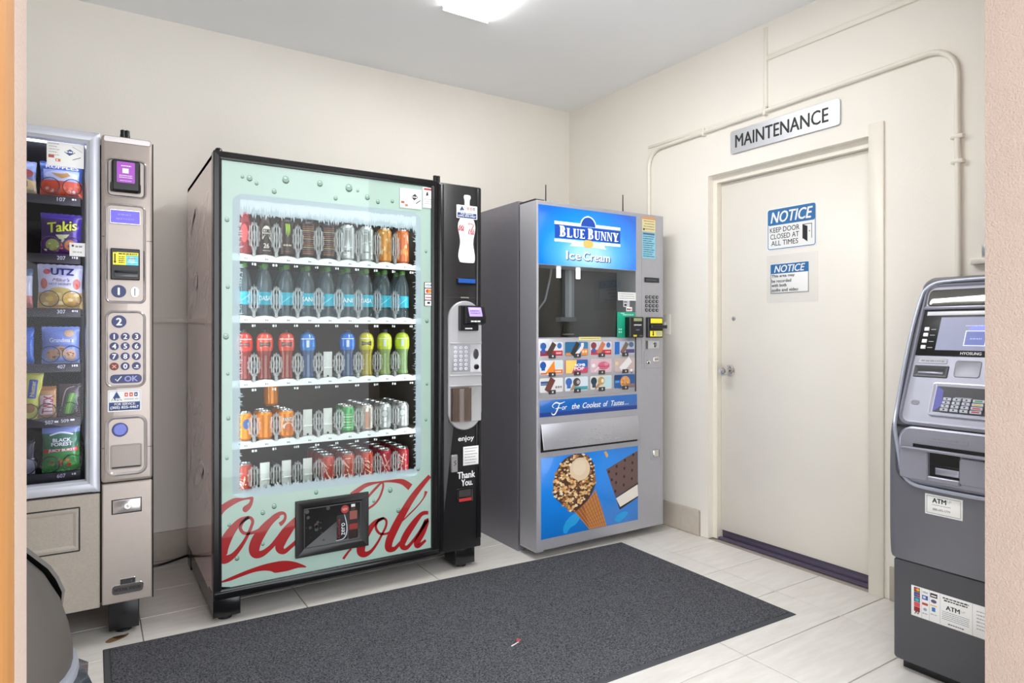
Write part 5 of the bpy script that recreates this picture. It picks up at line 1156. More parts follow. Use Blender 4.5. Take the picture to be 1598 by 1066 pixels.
# selection board with twelve flavour cards
fb = obj('selection_board', MB().slab(ifr, 1.917, 2.588, .828, 1.131, 0, .0018, K('b4b4ba', .2, metal=.2), ch=.0005).rect(ifr, 2.582, 2.592, .83, 1.137, .0022, K('2a2a2e', .4)), ic_)
CU = ((1.924, 2.073), (2.086, 2.241), (2.257, 2.408), (2.427, 2.580)); CV = ((1.040, 1.114), (.946, 1.020), (.855, .929))
def card(c, r_):
    u0, u1 = CU[c]; v0, v1 = CV[r_]; W, H = u1 - u0, v1 - v0; k = r_ * 4 + c
    X = lambda t: u0 + W * t; Y = lambda t: v0 + H * t
    base = ('dcdce0', '3a78a8', 'd8d4d8', 'b8c4d8', 'e4e2e0', 'c05070', 'd8b8c4', 'c8b4b0', 'd8d8d8', 'd4e0e8', 'd8d8d0', '2a5a98')[k]
    o = obj('flavour_card', MB().slab(ifr, u0, u1, v0, v1, .002, .003, K(base, .3), r=.008, ch=.0004), fb)
    q = MB(); n = .0034; m = .0038; lay = [0]
    def up(nn): lay[0] += 1; return nn + lay[0] * 4e-5
    def R(a, b, c_, d, col, nn=n): q.rect(ifr, X(a), X(b), Y(c_), Y(d), up(nn), K(col, .35))
    def E(a, b, ra, rb, col, nn=n): q.poly(ifr, ell(X(a), Y(b), W * ra, H * rb, 16), up(nn), K(col, .35))
    def B(pts, w, col, nn=m): q.stroke(ifr, [(X(a), Y(b), W * w) for a, b in pts], up(nn), K(col, .35), 4)
    if k in (0, 2):
        R(.02, .98, .03, .40, '9a2c38' if k == 0 else 'b83848'); R(.02, .40, .40, .97, 'd0d4dc'); E(.15, .72, .13, .24, '2f5ea8' if k == 0 else '8a3840'); R(.07, .23, .20, .50, '3a5aa8', m); B([(.36, .12), (.62, .92)], .20, '4e3a34' if k == 0 else 'c87858'); E(.84, .74, .10, .20, '3a6cb4'); R(.66, .95, .10, .36, 'd03a48', m); q.dashes(ifr, X(.70), X(.92), Y(.23), H * .1, .0042, K('f0d0d0'), k)
    elif k == 1:
        R(.02, .5, .02, .98, '2a6a98'); R(.03, .3, .03, .22, 'd88840'); R(.70, .98, .03, .50, 'e88c3a'); B([(.30, .06), (.56, .94)], .18, '33302e'); B([(.46, .06), (.72, .6), (.74, .92)], .12, 'e6e4e2', .0042); q.dashes(ifr, X(.74), X(.94), Y(.28), H * .2, .0042, K('f0d8b0'), 4)
    elif k == 3:
        R(.02, .25, .03, .97, '1f6ac0'); B([(.35, .10), (.62, .88)], .18, '7a6a58'); E(.82, .75, .12, .2, '5a7a98'); R(.55, .98, .12, .40, '5a4a78'); E(.40, .32, .08, .12, 'a05a48', .0042)
    elif k == 4:
        E(.14, .66, .13, .26, '1f56a8'); R(.07, .22, .30, .55, '1f56a8', m); q.poly(ifr, [(X(.22), Y(.08)), (X(.62), Y(.98)), (X(.66), Y(.05))], n, K('ee8a2c', .35)); R(.60, .98, .04, .34, 'e07840', m); R(.66, .96, .45, .95, 'cfe0e2'); q.dashes(ifr, X(.66), X(.94), Y(.2), H * .12, .0042, K('f6e0d0'), 2); R(.03, .3, .03, .14, 'd8682c')
    elif k == 5:
        q.poly(ifr, [(X(.03), Y(.03)), (X(.03), Y(.97)), (X(.55), Y(.97)), (X(.28), Y(.03))], n, K('ecd070', .35)); R(.50, .98, .45, .97, '1f64b0'); q.text(ifr, 'BOMB', X(.44), X(.86), Y(.52), Y(.70), m, K('f4f4f4'), bold=.08).text(ifr, 'POP', X(.40), X(.82), Y(.24), Y(.46), m, K('f8e8f0'), bold=.08)
    elif k == 6:
        B([(.18, .10), (.40, .40)], .05, 'ead8d8'); E(.62, .5, .28, .30, 'd06a84'); E(.14, .52, .09, .14, 'f0e4e8'); E(.74, .60, .1, .14, 'e090a4', m); q.dashes(ifr, X(.40), X(.85), Y(.45), H * .1, .0042, K('b84868'), 6)
    elif k == 7:
        E(.12, .62, .08, .14, 'e6cca8'); B([(.32, .12), (.78, .92)], .26, 'e8e6e6'); E(.82, .08, .06, .10, 'f4f4f4', m)
    elif k == 8:
        R(.04, .40, .62, .78, '2f5688'); R(.04, .42, .50, .60, '3a6898'); B([(.30, .08), (.56, .95)], .24, '6e4038'); R(.62, .98, .30, .95, 'dce0e0'); q.dashes(ifr, X(.66), X(.94), Y(.34), H * .16, m, K('8a7a78'), 3)
    elif k == 9:
        E(.16, .66, .14, .28, '3c68b0'); R(.08, .24, .2, .45, '3c68b0', m); q.poly(ifr, [(X(.2), Y(.03)), (X(.36), Y(.5)), (X(.50), Y(.38)), (X(.32), Y(.03))], n, K('b08868')); E(.50, .62, .16, .30, '4a4240', m); E(.56, .62, .07, .14, 'b8b0b0', .0042); R(.40, .98, .05, .30, '3f9aa0')
    elif k == 10:
        E(.16, .62, .14, .28, '22384c'); R(.08, .25, .15, .45, '2a4458', m); q.poly(ifr, [(X(.18), Y(.03)), (X(.38), Y(.5)), (X(.50), Y(.38)), (X(.28), Y(.03))], n, K('b08868')); E(.50, .62, .16, .30, 'b89a58', m); E(.56, .62, .07, .15, 'ece4d0', .0042); R(.66, .98, .10, .92, 'b8d8e0')
    else:
        R(.02, .35, .60, .95, '1c3f74'); R(.04, .24, .40, .56, '48a0d8'); E(.52, .45, .24, .44, 'd89a60', m)
        for t in range(14): E(.52 + random.uniform(-.17, .17), .45 + random.uniform(-.3, .3), .035, .06, random.choice(('a86a30', 'e8c080', 'b8763c')), .0042)
        R(.6, .98, .05, .3, '8a7068')
    obj('print', q, o)
    cu = X(.52); obj('price_tab', MB().slab(ifr, cu - .022, cu + .022, v0 - .010, v0 + .012, .0035, .0075, K('3c3a3a', .35), r=.003, ch=.001).rect(ifr, cu - .003, cu + .006, v0 - .003, v0 + .006, .0079, K('d8d8d8')), o)
for r_ in range(3):
    for c in range(4): card(c, r_)
obj('black_dot', MB().disc(ifr, 2.557, .937, .004, .003, .0045, 'ink', 8), fb)
# slogan strip
mat('slogan_blue', '1464b8', .3, coat=.4, noise=.06, nscale=5)
sl = obj('slogan_strip', MB().slab(ifr, 1.925, 2.599, .730, .815, 0, .0015, 'slogan_blue', ch=.0004).rect(ifr, 1.925, 2.599, .7305, .752, .0018, K('1c3f8c', .3)), ic_)
q = MB().stroke(ifr, [(2.012, .793, .004), (2.030, .800, .007), (2.055, .794, .006), (2.085, .801, .003)], .0022, 'print_white').stroke(ifr, [(2.052, .796, .004), (2.040, .770, .007), (2.022, .742, .007), (2.004, .740, .005), (2.000, .750, .003)], .0024, 'print_white').stroke(ifr, [(2.024, .768, .003), (2.045, .771, .005), (2.064, .770, .002)], .0023, 'print_white').stroke(ifr, [(2.012, .793, .004), (2.004, .782, .004), (2.016, .772, .002)], .0025, 'print_white')
for t, a, b, z0, z1 in (('or', 2.066, 2.100, .760, .778), ('the', 2.133, 2.184, .760, .789), ('Coolest', 2.205, 2.331, .760, .789), ('of', 2.348, 2.382, .760, .789), ('Tastes', 2.405, 2.500, .760, .788)): q.text(ifr, t, a, b, z0, z1, .0022, 'print_white', bold=.02, shear=.3)
for k in range(3): q.disc(ifr, 2.509 + k * .011, .763, .0028, .0018, .0022, 'print_white', 8)
obj('lettering', q, sl)
# delivery flap, hinged at the top and standing out at the bottom
fp = Fr((0, IY, .694), (1, 0, 0), (0, .19, .982), (0, -.982, .19))
obj('delivery_flap', MB().slab(fp, 1.931, 2.602, -.132, 0, .002, .006, 'ice_silver', ch=.002), ic_)
sq = MB(); rs_ = random.Random(9)
for k in range(90):
    a_, b_ = rs_.gauss(2.26, .10), -.125 + abs(rs_.gauss(0, .045))
    if 1.95 < a_ < 2.59 and b_ < -.01: sq.poly(fp, ell(a_, b_, rs_.uniform(.002, .011), rs_.uniform(.001, .004), 6, rs_.uniform(0, 3)), .0062 + k * 2e-6, K(rs_.choice(('a8a8ac', 'a0a0a4', 'acacae', '9a9a9e')), .6))
obj('flap_scuff', sq, ic_, kind='stuff')
obj('delivery_opening', MB().rect(ifr, 1.931, 2.602, .549, .690, .0012, 'black_plastic'), ic_, smooth=False)
# poster
ps = obj('poster', MB().slab(ifr, 1.934, 2.606, .104, .521, 0, .0016, 'ice_poster', ch=.0004), ic_, label='bright blue ice cream cone poster')
n = .002
obj('poster_swirl', MB().poly(ifr, catmull([(2.075, .14), (2.10, .18), (2.15, .205), (2.19, .19), (2.16, .15), (2.12, .135), (2.10, .112), (2.08, .115)], 4, True), n, K('1ea0e4', .3)), ps)
obj('poster_swirl', MB().poly(ifr, catmull([(2.43, .13), (2.45, .155), (2.50, .165), (2.53, .155), (2.50, .13), (2.46, .112)], 4, True), n, K('1ea0e4', .3)), ps)
obj('poster_crumb', MB().poly(ifr, [(2.353, .51), (2.369, .516), (2.386, .491), (2.373, .477)], n, K('d8b068', .4)), ps)
cone = [(2.15, .217), (2.213, .243), (2.27, .29), (2.295, .316), (2.336, .215), (2.373, .106), (2.251, .106)]
q = MB().poly(ifr, cone, n, K('b8743a', .4)).poly(ifr, [(2.15, .217), (2.213, .243), (2.251, .106)], n + .0002, K('a05c2c', .4))
for k in range(9): t = k / 8; q.stroke(ifr, [(2.155 + .135 * t, .214 + .095 * t, .002), (2.253 + .115 * t, .107, .002)], n + .0004, K('e8b070', .4), 1)
for k in range(8): t = (k + .5) / 8.5; q.stroke(ifr, [(2.15 + .10 * t, .217 - .11 * t, .002), (2.297 + .074 * t, .312 - .206 * t, .002)], n + .0005, K('9a5a28', .4), 1)
obj('poster_cone', q, ps)
scoop = catmull([(2.009, .368), (2.027, .434), (2.069, .492), (2.131, .517), (2.2, .518), (2.251, .492), (2.283, .449), (2.287, .388), (2.29, .337), (2.251, .277), (2.194, .236), (2.143, .216), (2.106, .236), (2.051, .281), (2.015, .319)], 3, True)
q = MB().poly(ifr, scoop, n + .0006, K('4a2c22', .4)); rdn = random.Random(5)
def inside(u, v, P):
    c_ = False
    for i in range(len(P)):
        (x1, y1), (x2, y2) = P[i], P[i - 1]
        if (y1 > v) != (y2 > v) and u < (x2 - x1) * (v - y1) / (y2 - y1) + x1: c_ = not c_
    return c_
cnt = 0
while cnt < 330:
    u, v = rdn.uniform(2.005, 2.295), rdn.uniform(.21, .52)
    if not inside(u, v, scoop): continue
    if (u - 2.143) * .60 - (v - .216) * .62 > .0 and rdn.random() < .93 and v < .345: continue
    if (u - 2.185) ** 2 + (v - .44) ** 2 < .052 ** 2: continue
    cnt += 1; s = rdn.uniform(.006, .015); a = rdn.uniform(0, PI)
    P = [(u + s * math.cos(a + t) * rdn.uniform(.7, 1.1), v + s * .7 * math.sin(a + t) * rdn.uniform(.7, 1.1)) for t in (0, 1.2, 2.3, 3.3, 4.4, 5.3)]
    q.poly(ifr, P, n + .0008 + cnt * 1e-6, K(rdn.choice(('e8c48c', 'd8a868', 'b87a3e', 'f4e2bc', '9a6234', 'd09c5c', '6a4028', 'e8bc80', 'f0d8a8')), .4))
q.poly(ifr, catmull([(2.118, .45), (2.146, .487), (2.184, .499), (2.232, .482), (2.254, .437), (2.238, .394), (2.184, .376), (2.128, .407)], 4, True), n + .0014, K('e6cfae', .4)).poly(ifr, ell(2.182, .446, .045, .042, 18), n + .0016, K('ecd8bc', .4))
obj('poster_scoop', q, ps)
q = MB().poly(ifr, [(2.369, .414), (2.513, .465), (2.603, .494), (2.605, .313), (2.437, .254)], n, K('6c5450', .4)).poly(ifr, [(2.438, .252), (2.468, .180), (2.606, .230), (2.606, .315)], n + .0002, K('3a2622', .4)).poly(ifr, [(2.440, .247), (2.603, .304), (2.606, .238), (2.471, .195)], n + .0004, K('ece6dc', .4))
for a, b in [(2.389, .4), (2.445, .423), (2.506, .45), (2.569, .475), (2.41, .353), (2.442, .382), (2.502, .405), (2.563, .43), (2.44, .334), (2.5, .36), (2.56, .388), (2.435, .287), (2.497, .314), (2.558, .341)]: q.poly(ifr, ell(a, b, .0075, .009, 10), n + .0003, K('35211d', .4))
obj('poster_sandwich', q, ps)
# right control strip
st = obj('sticker', MB().rect(ifr, 2.638, 2.742, 1.740, 1.822, .0012, K('e8dca8', .5)), ic_, label='pale yellow printed sticker', smooth=False)
q = MB().rect(ifr, 2.638, 2.742, 1.810, 1.826, .0014, K('d8a070', .5)).disc(ifr, 2.652, 1.752, .007, .0012, .0016, 'ink', 8)
for k in range(4): q.dashes(ifr, 2.65 + .008 * (k % 2), 2.733, 1.80 - .015 * k, .005, .0016, K('8a7a58'), k)
obj('print', q, st)
st = obj('sticker', MB().rect(ifr, 2.638, 2.742, 1.587, 1.738, .0012, K('8fd0e6', .5)), ic_, label='light blue printed sticker', smooth=False)
q = MB().rect(ifr, 2.645, 2.736, 1.722, 1.733, .0014, K('5a6a8c', .5))
for k in range(10): q.dashes(ifr, 2.646, 2.734 - .008 * (k % 3), 1.712 - .0125 * k, .0055, .0016, K('38586c'), k)
obj('print', q, st)
obj('display', MB().slab(ifr, 2.657, 2.772, 1.450, 1.478, .0005, .004, 'black_plastic', ch=.001).rect(ifr, 2.662, 2.768, 1.454, 1.474, .0045, K('34383a', .2)).dashes(ifr, 2.668, 2.75, 1.464, .004, .005, K('58606a'), 2), ic_)
obj('control_seam', MB().rect(ifr, 2.634, 2.6355, .955, 1.60, .0009, K('77777c')), ic_, smooth=False)
for r_ in range(4):
    for c in range(4): obj('key', MB().slab(ifr, 2.662 + c * .028, 2.681 + c * .028, 1.357 - r_ * .025, 1.376 - r_ * .025, .0008, .005, K('45474a', .3), r=.007, ch=.001).rect(ifr, 2.668 + c * .028, 2.675 + c * .028, 1.363 - r_ * .025, 1.370 - r_ * .025, .0055, K('c0c0c0')), ic_)
bl = obj('bill_acceptor', MB().slab(ifr, 2.668, 2.785, 1.133, 1.250, .0005, .022, 'black_plastic', r=.006, ch=.004).slab(ifr, 2.672, 2.797, 1.186, 1.206, .02, .045, 'black_plastic', r=.003, ch=.004), ic_)
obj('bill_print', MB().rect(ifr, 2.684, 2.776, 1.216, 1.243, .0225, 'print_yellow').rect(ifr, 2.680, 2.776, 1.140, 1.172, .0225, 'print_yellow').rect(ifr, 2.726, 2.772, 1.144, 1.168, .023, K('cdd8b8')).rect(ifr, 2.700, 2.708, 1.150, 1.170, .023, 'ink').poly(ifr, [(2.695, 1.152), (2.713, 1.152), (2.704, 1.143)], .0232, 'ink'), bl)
obj('coin_plate', MB().slab(ifr, 2.672, 2.772, 1.070, 1.116, .0005, .003, K('cfcfd2', .3, metal=.3), ch=.001).rect(ifr, 2.667, 2.682, 1.068, 1.116, .0034, K('5a5a5e')).slab(ifr, 2.733, 2.739, 1.078, 1.104, .003, .004, 'ink', ch=.0002).stroke(ifr, [(2.722, 1.096, .004), (2.742, 1.103, .004), (2.746, 1.090, .004), (2.736, 1.078, .004)], .0042, 'ink', 3), ic_)
obj('coin_return', MB().rprof(ifr, 2.654, 2.794, .957, 1.058, .003, [(0, .0005), (.001, .002), (.002, .002)], 'ice_silver').disc(ifr, 2.682, .992, .012, .002, .014, 'chrome', 14, ch=.003).disc(ifr, 2.675, .990, .006, .014, .020, 'black_plastic', 10).slab(ifr, 2.724, 2.768, .992, 1.024, .002, .008, 'chrome', r=.008, ch=.002).rect(ifr, 2.730, 2.760, 1.006, 1.010, .0085, 'ink'), ic_)
lk = obj('lock_plate', MB().slab(ifr, 2.706, 2.778, .430, .497, .0005, .003, 'ice_silver', r=.003, ch=.001), ic_)
obj('lock', MB().slab(ifr, 2.720, 2.762, .446, .486, .003, .012, 'chrome', r=.004, ch=.003).rect(ifr, 2.760, 2.764, .446, .486, .0125, 'ink'), lk)
for x, h in ((1.986, .092), (2.520, .10)):
    a_ = MB().lathe([(.006, 0), (.006, .008), (.0035, .012), (.0028, h)], 'black_plastic', (x, IY + .03, 1.838), 8)
    if x < 2.2: a_.tube([(x, IY + .03, 1.842), (x + .04, IY + .05, 1.850), (x + .10, IY + .05, 1.846), (x + .15, IY + .07, 1.842)], .0025, 'black_plastic', 6)
    obj('antenna', a_, ic_)
# ---------------------------------------------------------------- cash machine by the right wall
mat('atm_grey', '6f7077', 0.38, metal=.25, noise=.04, nscale=20)
mat('atm_dark', '4a4b50', 0.45, noise=.06, nscale=30)
mat('atm_silver', '9c9daa', 0.36, metal=.45)
mat('atm_trim', 'a6acba', 0.4, metal=.35); mat('atm_recess', '44444f', .4)
mat('atm_mirror', '6e6c66', 0.05, metal=.9)
AY0, AY1 = .790, 1.212
am = thing('cash_machine', (2.62, 1.0, 0), 'grey freestanding cash machine partly hidden by the pink wall', 'cash machine')
def offset(P, d):
    out = []; n_ = len(P)
    for i in range(n_):
        a = Vector(P[i - 1]); b = Vector(P[i]); c = Vector(P[(i + 1) % n_])
        e1 = (b - a).normalized(); e2 = (c - b).normalized(); n1_ = Vector((-e1.y, e1.x)); n2_ = Vector((-e2.y, e2.x)); m_ = (n1_ + n2_)
        m_ = m_ / max(m_.length_squared / 2, .3); out.append(tuple(b + m_ * d))
    return out
# profile in x,z (anticlockwise seen from +y side: front down, back up)
prof = catmull([(2.352, .385), (2.345, .45), (2.343, .60), (2.345, .75), (2.356, .845), (2.405, .950), (2.493, 1.150), (2.566, 1.315), (2.588, 1.350), (2.630, 1.368)], 4) + [(2.90, 1.360), (2.90, .385)]
def area(P): return sum(P[i - 1][0] * P[i][1] - P[i][0] * P[i - 1][1] for i in range(len(P))) / 2
sgn = 1 if area(prof) > 0 else -1
L = []
for y, d in ((AY1, .028), (AY1 - .004, .014), (AY1 - .013, .004), (AY1 - .026, 0), (AY0 + .026, 0), (AY0 + .004, .014), (AY0, .028)):
    L.append([(x, y, z) for x, z in offset(prof, sgn * d)])
obj('upper_shell', MB().loops(L, 'atm_grey', True, True), am)
obj('lower_cabinet', MB().rprof(FX(2.356), -1.196, -.806, .034, .384, .012, [(.004, -.54), (0, -.53), (0, -.006), (.005, 0)], 'atm_dark', True, True, 3), am)
obj('plinth', MB().slab(FX(2.385), -1.178, -.82, .0, .036, -.49, 0, 'black_plastic', ch=.003), am)
tf = Fr((2.365, 0, .85), (0, -1, 0), (.402739, 0, .915315), (-.915315, 0, .402739))
lf = FX(2.344)
# silver fascia, set into the shell
obj('fascia_surround', MB().slab(tf, -1.196, -.806, .002, .530, -.002, .0085, 'atm_recess', r=.04, ch=.002, seg=6), am)
obj('fascia_surround', MB().slab(lf, -1.182, -.82, .652, .842, -.004, .0045, 'atm_recess', r=.055, ch=.002, seg=6), am)
obj('fascia', MB().rprof(tf, -1.176, -.826, .004, .522, .03, [(-.008, .012), (0, .016), (.004, .010), (.010, .009)], 'atm_silver', seg=5), am)
obj('fascia_lower', MB().rprof(lf, -1.165, -.837, .664, .842, .045, [(-.006, .006), (0, .010), (.003, .008), (.008, .009)], 'atm_silver', seg=6), am)
tp = [tf.pt(-.812, .538, .012), tf.pt(-1.0, .541, .014), tf.pt(-1.11, .538, .014), tf.pt(-1.155, .532, .014), tf.pt(-1.182, .512, .013), tf.pt(-1.193, .48, .012), tf.pt(-1.200, .36, .012), tf.pt(-1.199, .20, .012), tf.pt(-1.193, .05, .012)]
tp += [lf.pt(-a, z, .010) for a, z in ((1.180, .845), (1.173, .79), (1.158, .70), (1.146, .672), (1.125, .656), (1.09, .650), (1.0, .648), (.92, .648), (.84, .652))]
tp = [tuple(p) for p in tp]
obj('trim_band', MB().tube(catmull(tp, 4), .0065, 'atm_trim', 8), am, label='pale silver trim band')
N1 = .0096
obj('privacy_mirror', MB().rprof(tf, -1.170, -.832, .442, .508, .018, [(0, N1), (.002, N1 + .003), (.006, N1 + .002)], 'atm_mirror', seg=5), am)
obj('mirror_ledge', MB().slab(tf, -1.174, -.828, .427, .440, N1, N1 + .010, 'atm_silver', ch=.003), am)
sc_ = obj('screen_panel', MB().slab(tf, -1.172, -.830, .253, .426, N1, N1 + .003, 'black_plastic', ch=.001), am)
S = N1 + .0034
obj('glare_bar', MB().slab(tf, -1.160, -.842, .405, .420, S - .0004, S + .001, K('e6e8ee', .25), ch=.0005), sc_, label='painted white glare strip above the screen')  # pale strip put in for the glare across the bezel
obj('display', MB().rect(tf, -1.111, -.862, .273, .397, S, K('8f93ac', .2, emit=.32)), sc_, label='lit grey screen', smooth=False)
q = MB().rprof(tf, -1.027, -.962, .290, .346, .001, [(0, S + .0004), (.0025, S + .0004)], K('cdd2f6', .3, emit=.8), cap=False).rect(tf, -1.023, -.966, .294, .342, S + .0003, K('6a76b4', .3, emit=.25))
q.dashes(tf, -1.03, -.965, .364, .004, S + .0004, K('b4bce8', .3, emit=.5), 1).dashes(tf, -1.01, -.975, .316, .005, S + .0006, K('a0aae0', .3, emit=.4), 2).blob(tf, ell(-.985, .352, .035, .012, 14), S + .0002, K('7c86e8', .3, emit=.5), 2)
obj('display_print', q, sc_)
for v in (.352, .330, .306, .283):
    obj('side_button', MB().slab(tf, -1.158, -1.142, v - .007, v + .007, S - .0002, S + .0035, K('f0f0f0', .3), r=.002, ch=.001), sc_)
    obj('button_mark', MB().rect(tf, -1.137, -1.121, v - .0022, v, S, K('b8b8c0')), sc_)
obj('maker_lettering', MB().text(tf, 'HYOSUNG', -1.030, -.968, .2575, .2675, S, 'print_white', bold=.02), sc_)
obj('card_slot', MB().rprof(tf, -1.166, -1.056, .172, .216, .004, [(0, N1), (.002, N1 + .003), (.006, N1 + .003), (.010, N1 + .0006)], 'atm_dark').slab(tf, -1.150, -1.070, .184, .192, N1 + .0006, N1 + .004, 'atm_silver', ch=.001).rect(tf, -1.153, -1.066, .194, .204, N1 + .001, 'ink'), am)
obj('card_label', MB().slab(tf, -1.156, -1.066, .224, .241, N1, N1 + .0012, K('bcbcc4', .4), r=.003, ch=.0003).dashes(tf, -1.148, -1.075, .2325, .007, N1 + .0015, K('8c8c98'), 4), am)
obj('reader_pad', MB().rprof(tf, -1.040, -.962, .178, .238, .010, [(0, N1), (.001, N1 + .0015), (.003, N1 + .0004)], K('9a9ba6', .45, metal=.2), seg=5), am)
obj('side_mark', MB().slab(tf, -1.152, -1.126, .070, .086, N1, N1 + .0008, K('8c8c94', .4), r=.006, ch=.0003), am)
# keypad hood and keys
kd = obj('keypad_recess', MB().rprof(tf, -1.094, -.838, .036, .156, .012, [(0, N1), (.002, N1 + .006), (.006, N1 + .007), (.010, N1 + .003), (.014, N1 + .001)], K('d4d6e6', .22, metal=.3), cap=False, seg=5).poly(tf, rr(-1.080, -.852, .050, .142, .006), N1 + .001, 'atm_dark').poly(tf, [(-1.080, .142), (-1.058, .128), (-1.055, .074), (-1.080, .050)], N1 + .0014, K('6a6cb0', .3)), am)
kf_ = Fr(tf.pt(0, .052, N1 + .0015), (0, -1, 0), tf.V, tf.N)
for c, w in enumerate((.024, .024, .024, .034)):
    u0 = -1.052 + c * .0290
    for r_ in range(4):
        v0 = .002 + r_ * .0125; o_ = -.004 * (3 - r_) * .3
        kk = obj('key', MB().slab(kf_, u0 + o_, u0 + w + o_, v0, v0 + .0105, 0, .006, K('c4c8d4', .3, metal=.3), r=.001, ch=.001), kd)
        if c == 3: obj('key_mark', MB().rect(kf_, u0 + .006 + o_, u0 + w - .006 + o_, v0 + .003, v0 + .007, .0064, K(('c03030', 'c03030', 'd8c030', '30a050')[r_])), kk)
        else: obj('key_mark', MB().rect(kf_, u0 + .009 + o_, u0 + .014 + o_, v0 + .003, v0 + .0075, .0064, 'ink'), kk)
obj('keypad_label', MB().rect(tf, -1.02, -.97, .104, .107, N1 + .0016, K('a8a8b0')), kd)
obj('seam', MB().slab(Fr((2.350, 0, 0), (0, -1, 0), (0, 0, 1), (-1, 0, 0)), -1.194, -.80, .844, .849, -.02, .008, 'ink', ch=.001), am)
# cash dispenser
M1 = .0094
obj('embossed_plate', MB().slab(lf, -1.075, -.955, .806, .822, M1, M1 + .001, 'atm_silver', r=.003, ch=.0003).dashes(lf, -1.06, -.98, .814, .006, M1 + .0013, K('8a8a92'), 4), am)
obj('dispenser_slot', MB().slab(lf, -1.120, -.84, .780, .792, M1 - .001, M1 + .004, 'black_plastic', ch=.001).slab(lf, -1.150, -.84, .772, .781, M1, M1 + .022, 'atm_silver', ch=.003), am)
ds_ = obj('dispenser_recess', MB().rect(lf, -1.069, -.978, .690, .774, M1 + .0006, 'black_plastic').slab(lf, -1.050, -.98, .700, .722, M1 + .0004, M1 + .006, 'atm_silver', ch=.003).slab(lf, -1.066, -.98, .727, .731, M1, M1 + .003, 'ink', ch=.0005), am)
obj('dispenser_door', MB().slab(lf, -1.160, -1.070, .674, .776, M1, M1 + .012, 'atm_silver', r=.010, ch=.003), am)
obj('dispenser_door', MB().slab(lf, -.977, -.846, .680, .766, M1, M1 + .012, 'atm_silver', r=.010, ch=.003), am)
obj('dispenser_tray', MB().slab(lf, -1.072, -.976, .674, .692, M1, M1 + .012, 'atm_silver', r=.004, ch=.003), am)
# stickers
st = obj('machine_sticker', MB().slab(lf, -1.086, -.974, .563, .630, .001, .003, 'white_paper', ch=.0003), am, label='white sticker reading ATM')
q = MB().rprof(lf, -1.081, -.979, .568, .625, .001, [(0, .0034), (.0012, .0034)], K('4a5a58'), cap=False).text(lf, 'ATM', -1.063, -1.022, .604, .619, .0034, K('1c3030'), bold=.05).text(lf, 'UP', -1.019, -1.006, .611, .619, .0034, K('a8b8b4')).dashes(lf, -1.064, -1.008, .597, .003, .0034, K('a8b0b0'), 2)
q.text(lf, '888-692-1779', -1.062, -1.010, .579, .586, .0034, K('5a6060'), bold=.01)
obj('print', q, st)
bf = FX(2.356)
st = obj('card_strip', MB().slab(bf, -1.136, -.812, .203, .305, 0, .0016, 'white_paper', ch=.0003), am, label='white strip of payment card marks and notices')
q = MB(); n = .002
cols = ((-1.126, -1.106), (-1.099, -1.081), (-1.074, -1.052))
for k, c_ in enumerate(('2c2420', '2a3050', '1f4a6c', 'd05058', '8a2428')): q.rect(bf, -1.127, -1.108, .286 - k * .0165, .3015 - k * .0165, n, K(c_))
q.poly(bf, ell(-1.120, .2945, .0055, None, 12), n + .0003, K('c8482c')).poly(bf, ell(-1.114, .2945, .0055, None, 12), n + .0004, K('e0a040')).poly(bf, ell(-1.120, .277, .005, None, 12), n + .0003, K('4060b0')).poly(bf, ell(-1.114, .277, .005, None, 12), n + .0004, K('9a4a80')).poly(bf, ell(-1.117, .260, .007, .005, 12), n + .0003, K('48b0b8')).stroke(bf, [(-1.124, .210, .002), (-1.120, .220, .003), (-1.114, .212, .002), (-1.112, .221, .002)], n, 'ink', 3)
q.text(bf, 'VISA', -1.100, -1.083, .290, .296, n, K('2a3a78'), bold=.02).rect(bf, -1.101, -1.083, .268, .283, n, K('3a5a98')).rect(bf, -1.098, -1.090, .272, .280, n + .0002, K('c8d8f0')).rect(bf, -1.101, -1.083, .250, .258, n, K('b84838')).poly(bf, ell(-1.092, .236, .006, .005, 12), n, K('8aa0b8')).dashes(bf, -1.100, -1.083, .222, .004, n, K('a0a8b0'), 1)
q.rect(bf, -1.076, -1.054, .284, .298, n, K('28221f')).rect(bf, -1.073, -1.057, .288, .292, n + .0002, 'white_paper').poly(bf, ell(-1.065, .272, .009, .006, 12), n, K('5a5078')).rect(bf, -1.076, -1.055, .256, .259, n, K('e0a060')).rect(bf, -1.071, -1.060, .238, .252, n, K('2f78b8')).dashes(bf, -1.075, -1.056, .228, .004, n, K('b0b0b4'), 2)
for u in (-1.103, -1.079, -1.046, -.952): q.rect(bf, u, u + .0008, .204, .304, n, K('9aa0ac'))
q.dashes(bf, -1.038, -.962, .295, .005, n, K('404850'), 1).dashes(bf, -1.034, -.964, .287, .005, n, K('404850'), 2).text(bf, 'ATM', -1.028, -.988, .258, .272, n, K('1c3030'), bold=.05).text(bf, 'UP', -.985, -.972, .263, .270, n, K('b0b8b8'))
for k in range(5): q.dashes(bf, -1.040, -.960, .250 - k * .006, .0025, n, K('9098a0'), k)
q.dashes(bf, -1.022, -.975, .213, .004, n, K('505860'), 7)
for k in range(6): q.dashes(bf, -.94, -.83, .285 - k * .011, .004, n, K('a8a4b0'), k + 3)
obj('print', q, st)
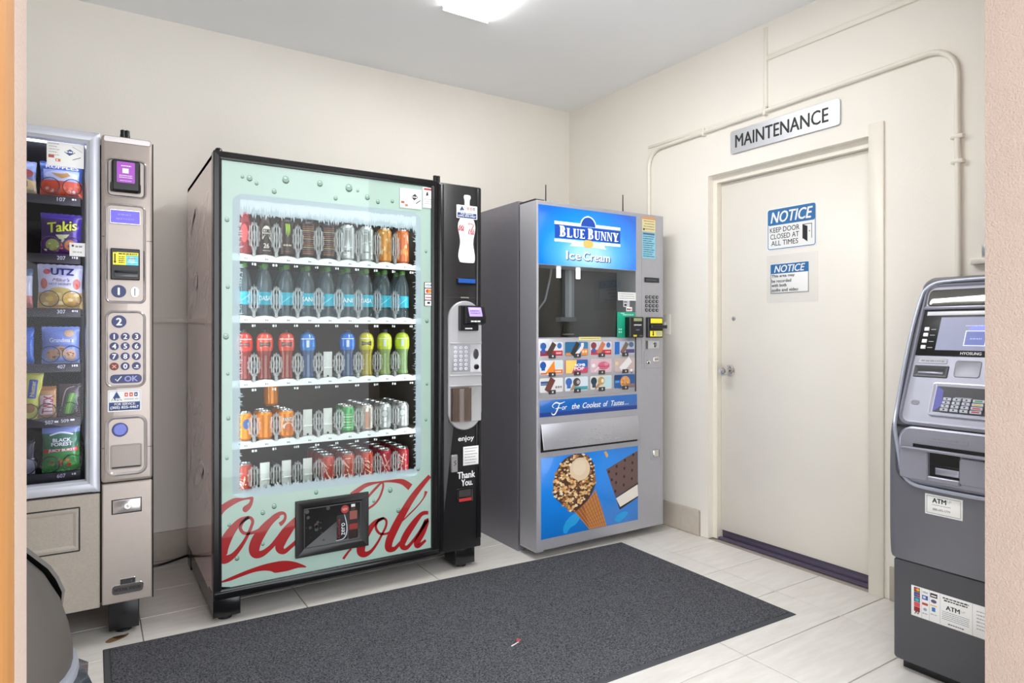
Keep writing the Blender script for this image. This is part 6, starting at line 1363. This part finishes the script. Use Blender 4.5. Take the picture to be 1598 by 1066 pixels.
# ---------------------------------------------------------------- litter bin, cable, floor stain
mat('bin_grey', '4d4844', .45, noise=.05, nscale=10)
mat('bin_rim', '8c8f98', .35)
mat('bag_black', '3a4048', .22, coat=.5, bump=.6, bscale=30)
BC = (-.262, 1.52, 0)
tb = thing('litter_bin', BC, 'round grey litter bin with dome lid and dark liner bag', 'bin')
obj('bin_body', MB().lathe([(.165, 0), (.175, .01), (.215, .50), (.215, .52)], 'bin_grey', BC, 36), tb)
obj('lid', MB().lathe([(.234, .530), (.234, .565), (.228, .60), (.214, .65), (.190, .70), (.155, .745), (.10, .78), (.04, .793), (.0005, .795)], 'bin_grey', BC, 40), tb, label='smooth grey dome lid')
obj('lid_rim', MB().lathe([(.222, .512), (.240, .510), (.244, .520), (.243, .534), (.234, .538)], 'bin_rim', BC, 40), tb, label='light grey rim')
# hooded mouth on the far side of the dome
obj('lid_mouth', MB().lathe([(.2185, .638), (.2012, .681), (.177, .719), (.153, .749)], 'dark_gap', BC, 24, False, math.radians(14), math.radians(110)), tb)
hp = [(.2205, .622), (.2255, .656), (.2150, .686), (.2016, .711), (.1640, .7555), (.10, .7845), (.10, .780), (.1600, .7495), (.1975, .7055), (.2105, .6815), (.2205, .6535), (.2185, .624)]
a0_, a1_ = math.radians(13), math.radians(112); hm = MB()
HL = [[(BC[0] + r * math.cos(a0_ + (a1_ - a0_) * k / 28), BC[1] + r * math.sin(a0_ + (a1_ - a0_) * k / 28), z) for r, z in hp] for k in range(29)]
hm.loops(HL, 'bin_grey', True, True)
obj('lid_hood', hm, tb)
# crumpled bag edge hanging under the rim
rdb = random.Random(4); L = []
for k, (r, z) in enumerate(((.236, .528), (.252, .505), (.258, .47), (.252, .42), (.244, .36), (.228, .33))):
    L.append([(BC[0] + (r + .007 * math.sin(i * 1.3 + k) + rdb.uniform(-.005, .005)) * math.cos(2 * PI * i / 48), BC[1] + (r + .007 * math.sin(i * 1.3 + k) + rdb.uniform(-.005, .005)) * math.sin(2 * PI * i / 48), z + rdb.uniform(-.006, .006)) for i in range(48)])
obj('liner_bag', MB().loops(L, 'bag_black'), tb, label='crumpled dark liner bag')
cb = catmull([(.10, 3.70, .006), (.20, 3.690, .006), (.29, 3.690, .006), (.36, 3.715, .008), (.44, 3.75, .012), (.60, 3.755, .012)], 6)
obj('power_cable', MB().tube(cb, .0055, 'black_plastic', 8), None, 'black power cable on the floor between the snack and drinks machines', 'cable')
sm = MB().poly(FZ(.0004), catmull([(.05, 2.905), (.07, 2.925), (.10, 2.925), (.125, 2.935), (.118, 2.91), (.10, 2.895), (.08, 2.885), (.06, 2.88), (.048, 2.89)], 4, True), 0, K('8f6a44', .8)).poly(FZ(.0006), catmull([(.07, 2.925), (.10, 2.93), (.115, 2.92), (.09, 2.90)], 4, True), 0, K('4a3018', .8))
obj('rust_stain', sm, floor)
